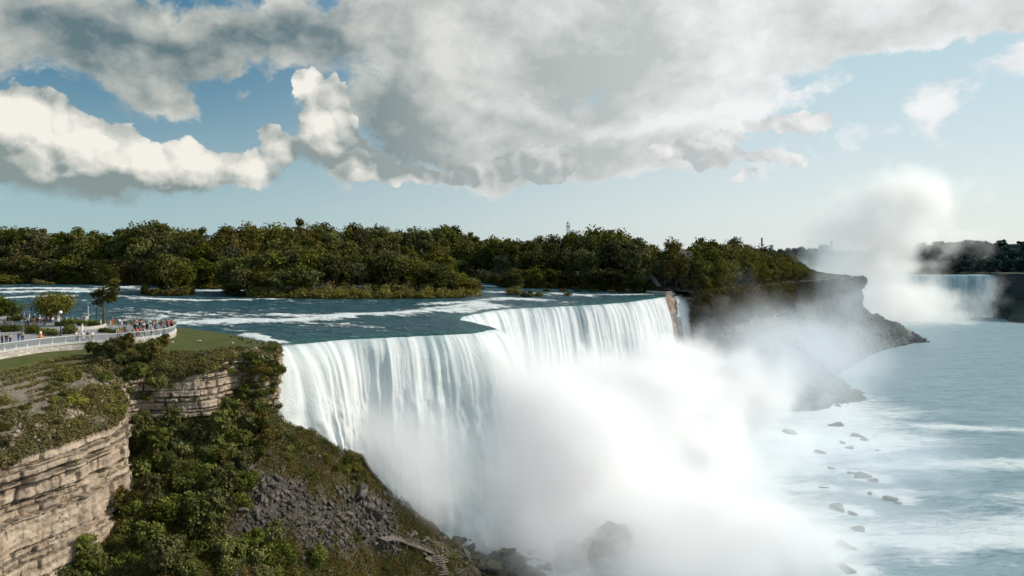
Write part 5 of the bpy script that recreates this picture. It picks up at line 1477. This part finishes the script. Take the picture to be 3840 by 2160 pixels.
o = mb.build('handrail', M_GREYWALL); reparent(o, r)
# terrapin headland visitors and rail
hl = resample([s[1] for s in GS[5:10]], 1.); hl[:, 2] += .9
o = MB().tube(hl[::4], .18, 4).build('railing', M_HAZEWALL); setp(o, 'thin railing along the bare headland top', 'railing')
for i in range(12):
    p, _ = on_line(hl, random.uniform(70, 125)); r = empty('person', (p[0] - 3, p[1] + 3, p[2] - .6), random.uniform(0, 6)); hm = HUM['stand']; r.scale = (1.3, 1.3, 1.2)
    for nm, mm in (('body', SKINS[0]), ('shirt', CLOTH['grey']), ('trousers', CLOTH['black']), ('hair', HAIRS[0][1])):
        c = link(nm, hm[nm], None, r); c.material_slots[0].link = 'OBJECT'; c.material_slots[0].material = mm
    setp(r, None, 'person', 'people on the headland'); reg(r, 'on the misty headland top', 'tiny dark person', p[0])
# shrubs on the headland flank and top
for i in range(12):
    t = random.random(); k = int(130 + t * 190); j = random.randint(0, 7) if i < 7 else random.randint(60, 100)
    p = A2[k, j]; px = topx(p)[0]
    o = plant(LOWB if j < 10 else LOWB, p[0], p[1], p[2], random.uniform(2.5, 5) if j < 10 else random.uniform(3, 7), 1.2, 'shrub', 'shrub', 'shrubs on the headland')
    reg(o, 'on the misty headland', 'rim shrub' if j < 10 else 'slope shrub', px)

name_all()

# ------------------------------------------------------------------ spray
def mist(name, ell, label, noise_scale, dens, anis, seed, color=(1, 1, 1), lo=.36, hi=.62, emit=0., vox=8., stretch=(1, 1, 1), rag=2.2):
    bm = bmesh.new()
    for (c, r, a) in ell:
        res = bmesh.ops.create_icosphere(bm, subdivisions=3, radius=1.)
        bmesh.ops.transform(bm, matrix=Matrix.Translation(c) @ Matrix.Diagonal((*r, 1)), verts=res['verts'])
    me = bpy.data.meshes.new(name); bm.to_mesh(me); bm.free()
    o = link(name, me)
    rm = o.modifiers.new('r', 'REMESH'); rm.mode = 'VOXEL'; rm.voxel_size = vox
    dg = bpy.context.evaluated_depsgraph_get(); dg.update()
    me2 = bpy.data.meshes.new_from_object(o.evaluated_get(dg)); o.modifiers.clear(); o.data = me2
    m, g = mat(name)
    p = g.pos()
    warp = g.n('ShaderNodeTexNoise', {'Vector': p, 'Scale': noise_scale * .5, 'Detail': 1.}, out='Color')
    wv = g.vm('SCALE', g.vm('SUBTRACT', warp, (.5, .5, .5)), .45 / noise_scale)
    pw_ = g.vm('ADD', p, wv)
    f = None
    for (c, r, a) in ell:
        q = g.n('ShaderNodeMapping', {'Vector': pw_, 'Location': c, 'Scale': r}, vector_type='TEXTURE')
        l = g.vm('LENGTH', q, out=1)
        k = g.mul(g.m('POWER', g.lin(l, .98, .25), 1.7), a)
        f = k if f is None else g.mx(f, k)
    nz = g.noise(g.vm('ADD', g.vm('MULTIPLY', p, stretch), (seed * 13., 0, 0)), noise_scale, 5, .6)
    # billowing edge: the noise eats into the rim of each cloud
    d = g.mul(g.ss(g.add(f, g.mul(g.sub(nz, .5), rag)), .12, .85), g.mul(g.add(.35, g.mul(f, .65)), dens))
    m.node_tree.nodes
    v = g.n('ShaderNodeVolumePrincipled', {'Color': (*color, 1), 'Density': d, 'Anisotropy': anis, 'Emission Strength': g.mul(d, emit), 'Emission Color': (*color, 1)}, out=0)  # faint glow added to the spray, stands in for multiple scattering of sunlight
    g.n('ShaderNodeOutputMaterial', {1: v}, out=None)
    me2.materials.append(m)
    setp(o, label, 'mist', kind='stuff')
    return o
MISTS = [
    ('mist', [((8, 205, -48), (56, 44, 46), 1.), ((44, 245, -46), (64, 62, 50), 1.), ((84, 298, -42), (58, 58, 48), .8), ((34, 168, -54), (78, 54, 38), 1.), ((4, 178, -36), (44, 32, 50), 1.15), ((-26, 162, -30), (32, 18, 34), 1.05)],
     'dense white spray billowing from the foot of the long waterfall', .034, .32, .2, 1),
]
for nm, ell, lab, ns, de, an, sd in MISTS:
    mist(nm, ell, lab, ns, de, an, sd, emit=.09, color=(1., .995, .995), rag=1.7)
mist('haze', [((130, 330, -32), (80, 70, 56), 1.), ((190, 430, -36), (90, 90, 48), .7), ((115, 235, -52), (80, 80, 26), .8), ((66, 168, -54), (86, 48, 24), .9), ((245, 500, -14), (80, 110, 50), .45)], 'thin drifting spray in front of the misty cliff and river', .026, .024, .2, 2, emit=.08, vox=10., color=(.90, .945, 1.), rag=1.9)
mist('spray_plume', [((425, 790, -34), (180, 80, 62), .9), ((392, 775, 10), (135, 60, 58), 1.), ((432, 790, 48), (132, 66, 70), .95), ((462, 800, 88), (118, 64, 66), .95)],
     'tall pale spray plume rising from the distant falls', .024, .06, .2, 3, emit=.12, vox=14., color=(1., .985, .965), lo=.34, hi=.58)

# ------------------------------------------------------------------ sky with clouds, sun
world = bpy.data.worlds.new('World'); S.world = world; world.use_nodes = True
g = G(world.node_tree)
SUN_AZ, SUN_EL = math.radians(80), math.radians(34)        # clockwise from the view direction
tc = g.n('ShaderNodeTexCoord', out='Generated')
x, y, z = g.xyz(tc)
az = g.m('ARCTAN2', x, y); el = g.m('ARCSINE', z)
def ae(px, py):
    return math.atan((px - CX) / F), math.atan((HY - py) / math.hypot(F, px - CX))
pl = g.comb(az, el, 0.)
def cloud_group(name, blobs, soft):
    pass
CA = [  # high decks: px, py, rx, ry, rotation(deg), weight
    (380, 60, 620, 170, 0, 1.0), (560, 250, 280, 180, -8, .78), (1130, 120, 280, 170, 10, .62), (120, 180, 220, 100, 10, .55), (600, 380, 120, 60, -20, .7), (900, 405, 120, 28, 25, .55), (1060, 330, 60, 60, 0, .4),
    (1480, 220, 330, 330, 0, 1.0), (1750, 450, 480, 230, -14, 1.1), (2250, 220, 760, 370, 6, 1.2), (1900, 600, 380, 130, 4, 1.2), (2450, 500, 480, 150, 10, 1.1), (2700, 330, 330, 140, 25, .9), (2100, 40, 760, 200, 0, 1.0),
    (2950, 90, 480, 130, 12, .85), (3200, 190, 420, 90, 18, .8), (3500, 70, 480, 110, 8, .8), (3680, 320, 230, 85, 24, .8), (3050, 400, 300, 50, 14, .45), (3700, 20, 320, 120, 0, .7), (3150, 330, 120, 60, 0, .45)]
WT = [(1400, 120, 90, 210, -12, .9), (1620, 280, 110, 150, 25, .6), (1980, 420, 330, 45, -14, .8), (2380, 480, 420, 42, 8, .7), (1650, 560, 120, 70, 0, .6), (1500, 500, 60, 60, 0, .4), (620, 90, 180, 45, 10, .8), (200, 170, 160, 70, 0, .55), (620, 360, 60, 50, 0, .6), (900, 60, 120, 60, 0, .4), (2050, 650, 200, 45, 0, .5), (2700, 130, 160, 150, 20, .7), (2150, 30, 260, 50, 0, .35)]
CB = [  # cumulus with crisp sunlit heads
    (20, 490, 220, 140, -10, 1.2), (190, 510, 180, 120, -14, 1.2), (330, 590, 330, 130, -8, 1.35), (600, 630, 300, 85, -6, 1.2), (690, 570, 70, 75, 0, 1.0), (800, 650, 260, 40, -3, .9), (230, 670, 360, 70, 0, 1.0), (930, 600, 120, 55, 0, .9), (1055, 555, 62, 85, 22, 1.15),
    (1200, 390, 80, 130, -14, 1.35), (1145, 290, 36, 45, -40, 1.1), (1230, 500, 120, 110, -12, 1.2), (1290, 590, 190, 80, -10, 1.1), (1450, 640, 330, 50, -6, .95), (1900, 640, 280, 70, 4, .85), (2080, 620, 140, 70, 0, .8),
    (2800, 590, 250, 40, -4, .85), (2960, 455, 160, 34, -6, .75), (2800, 665, 85, 34, 0, .65), (2620, 540, 240, 50, 6, .6)]
DK = [(480, 230, 330, 190, 0, .7), (100, 60, 300, 110, 0, .6), (230, 690, 330, 55, 0, .9), (1300, 60, 260, 150, 0, .45), (1500, 470, 240, 190, -25, .95), (1800, 610, 330, 100, -8, .7), (2250, 280, 560, 130, 4, .75), (2400, 570, 330, 45, 10, .5), (960, 650, 150, 35, 0, .6), (1350, 640, 200, 40, -5, .5), (2150, 100, 500, 90, 0, .35)]
def field(vec, L, scale=1., edge=1.):
    f = None
    for px, py, rx, ry, ro, w in L:
        a, e = ae(px, py)
        # carry a vanishing offset along the chain, so that the nodes are evaluated one blob after another
        v2 = vec if f is None else g.n('ShaderNodeVectorMath', {0: f, 1: (1e-7, 1e-7, 0.), 2: vec}, operation='MULTIPLY_ADD')
        t = math.radians(ro); sx, sy = rx * 1.25 / F, ry * 1.25 / F
        r1 = (math.cos(t) / sx, math.sin(t) / sx); r2 = (-math.sin(t) / sy, math.cos(t) / sy)
        X_ = g.vm('DOT_PRODUCT', v2, (*r1, -(r1[0] * a + r1[1] * e)), out=1)
        Y_ = g.vm('DOT_PRODUCT', v2, (*r2, -(r2[0] * a + r2[1] * e)), out=1)
        q = g.m('MULTIPLY_ADD', X_, X_, g.mul(Y_, Y_))
        k = g.m('SUBTRACT', 1., q, clamp=True)
        k = g.mul(k, g.m('SQRT', k))
        f = g.mul(k, w * 1.05) if f is None else g.m('MULTIPLY_ADD', k, w * 1.05, f)
    return f
def N2(vec, sc, det, rough, out=0):
    return g.n('ShaderNodeTexNoise', {'Vector': vec, 'Scale': sc, 'Detail': det, 'Roughness': rough}, out=out, noise_dimensions='2D')
def warp_of(v, sc, amt, det=4.):
    return g.vm('ADD', v, g.vm('MULTIPLY', g.vm('SUBTRACT', N2(v, sc, det, .6, 'Color'), (.5, .5, .5)), (amt, amt, 0.)))
def detail_noise(vec):
    bil = g.n('ShaderNodeTexVoronoi', {'Vector': vec, 'Scale': 22.}, voronoi_dimensions='2D')
    return g.add(g.mul(g.sub(N2(vec, 9., 7., .6), .5), 2.0), g.mul(g.sub(.42, bil), .45))
# stretch towards the horizon so that clouds flatten with distance
vecA = g.comb(az, el, 1.)
wv = warp_of(vecA, 5.0, .10, 5.)
fine = warp_of(vecA, 24., .022, 4.)
nA = g.sub(N2(g.vm('MULTIPLY', wv, (1., 1.5, 1.)), 7., 7., .62), .5)
fA = g.m('MINIMUM', field(wv, CA), 1.3)
aA = g.ss(g.add(fA, g.mul(nA, 2.9)), .34, .90)
dark = g.m('MINIMUM', field(warp_of(vecA, 7., .08, 3.), DK), 1.)
wb0 = warp_of(vecA, 9., .06, 5.)
soft = g.sub(N2(g.vm('MULTIPLY', wv, (1., 1.9, 1.)), 4.6, 4., .55), .5)
soft2 = g.sub(N2(g.vm('ADD', g.vm('MULTIPLY', fine, (1., 1.4, 1.)), (4., 2., 0.)), 13., 5., .6), .5)
shA = g.add(g.add(.54, g.mul(soft, 2.0)), g.add(g.mul(soft2, 1.25), g.mul(g.sub(1., g.ss(fA, .4, 1.2)), .30)))
brt = field(wb0, WT)
shA = g.m('SUBTRACT', g.add(shA, g.mul(brt, .55)), g.mul(dark, .55), clamp=True)
rightness = g.ss(az, -.42, .42)
midness = g.ss(az, -.30, .0)
lowA = g.mix(rightness, g.mix(midness, (.13, .20, .225), (.25, .30, .295)), (.58, .62, .61))
hiA = g.mix(rightness, (.62, .63, .58), (.90, .91, .92))
colA = g.mix(shA, lowA, hiA)
# cumulus: puffs of two sizes, lit from the upper right
def puff(v):
    v1 = g.n('ShaderNodeTexVoronoi', {'Vector': v, 'Scale': 15.}, voronoi_dimensions='2D')
    v2 = g.n('ShaderNodeTexVoronoi', {'Vector': v, 'Scale': 37.}, voronoi_dimensions='2D')
    return g.add(g.mul(g.sub(.5, v1), .9), g.mul(g.sub(.5, v2), .40))
wb = warp_of(vecA, 14., .050, 5.)
NM = 12
fBm = field(wb, CB[:NM]); up_ = g.sub(fBm, field(g.vm('ADD', wb, (.010, .035, 0.)), CB[:NM]))
fB = g.m('MINIMUM', g.add(fBm, field(wb, CB[NM:])), 1.4)
pB = puff(fine); pB2 = puff(g.vm('ADD', fine, (.006, .011, 0.)))
nB = g.mul(g.sub(N2(vecA, 18., 6., .62), .5), 1.8)
DB = g.add(fB, g.mul(g.mul(g.add(pB, nB), g.ss(fB, 1.3, .3, .35, .8)), g.ss(fB, .0, .3)))
aB = g.n('ShaderNodeMapRange', {0: DB, 1: .34, 2: g.add(.56, g.mul(g.m('MAXIMUM', g.mul(up_, -1.), 0.), .7)), 3: 0., 4: 1.}, interpolation_type='SMOOTHSTEP')
litB = g.add(g.mul(up_, .34), g.add(g.mul(g.sub(pB, pB2), 1.3), g.add(g.mul(soft2, 1.5), g.mul(soft, .6))))
shB = g.m('SUBTRACT', g.add(.42, litB), g.mul(dark, .50), clamp=True)
lowB = g.mix(rightness, (.25, .31, .305), (.55, .58, .58))
colB = g.mix(shB, lowB, g.mix(rightness, (.90, .87, .80), (.93, .93, .93)))
sky = g.n('ShaderNodeTexSky', sky_type='NISHITA', sun_disc=False, sun_elevation=SUN_EL, sun_rotation=SUN_AZ, altitude=100., air_density=1., dust_density=1.6, ozone_density=1.2)
skyc = g.vm('MULTIPLY', sky, (.085, .100, .092))
# photo: deep teal high on the left, pale towards the horizon and the sun
lowm = g.ss(el, .30, .0)
teal = g.mix(lowm, (.040, .185, .32), (.42, .59, .63))
pale = g.mix(lowm, (.55, .73, .80), (.84, .88, .88))
grad = g.mix(g.ss(az, -.62, .5), teal, pale)
skyc = g.mix(.8, skyc, grad)
skyc = g.mix(g.ss(z, .0, -.1), skyc, (.35, .40, .40))
hz = g.ss(el, .012, .07)
allc = g.mix(g.mul(aA, hz), skyc, colA)
allc = g.mix(g.mul(aB, hz), allc, colB)
bg = g.n('ShaderNodeBackground', {0: allc, 1: 1.0})
g.n('ShaderNodeOutputWorld', {0: bg}, out=None)

sun = bpy.data.lights.new('sun', 'SUN'); sun.energy = 4.2; sun.angle = math.radians(.6); sun.color = (1, .93, .82)
so = bpy.data.objects.new('sun', sun); COL.objects.link(so)
sd = Vector((math.sin(SUN_AZ) * math.cos(SUN_EL), math.cos(SUN_AZ) * math.cos(SUN_EL), math.sin(SUN_EL)))
so.rotation_euler = sd.to_track_quat('Z', 'Y').to_euler(); so.location = (200, 0, 200)

# ------------------------------------------------------------------ camera and render
cam = bpy.data.cameras.new('camera'); co = bpy.data.objects.new('camera', cam); COL.objects.link(co)
co.location = (0, 0, H); co.rotation_euler = (math.radians(90), 0, 0)
cam.sensor_width = 36; cam.lens = 36 * F / 3840; cam.shift_y = -(1080 - HY) / 3840; cam.clip_end = 40000; cam.clip_start = .5
S.camera = co
S.view_settings.view_transform = 'Standard'; S.view_settings.look = 'None'; S.view_settings.exposure = 0
S.render.engine = 'CYCLES'
c = S.cycles
c.use_denoising = True; c.denoiser = 'OPENIMAGEDENOISE'; c.use_adaptive_sampling = True; c.adaptive_threshold = .04; c.adaptive_min_samples = 16
c.max_bounces = 8; c.diffuse_bounces = 2; c.glossy_bounces = 2; c.transmission_bounces = 2; c.volume_bounces = 3; c.transparent_max_bounces = 8
c.volume_step_rate = .4; c.volume_max_steps = 128
c.sample_clamp_indirect = 4
print('trees', ntree, 'bank', bank_n, 'shrubs', nb, 'objects', len(S.objects))
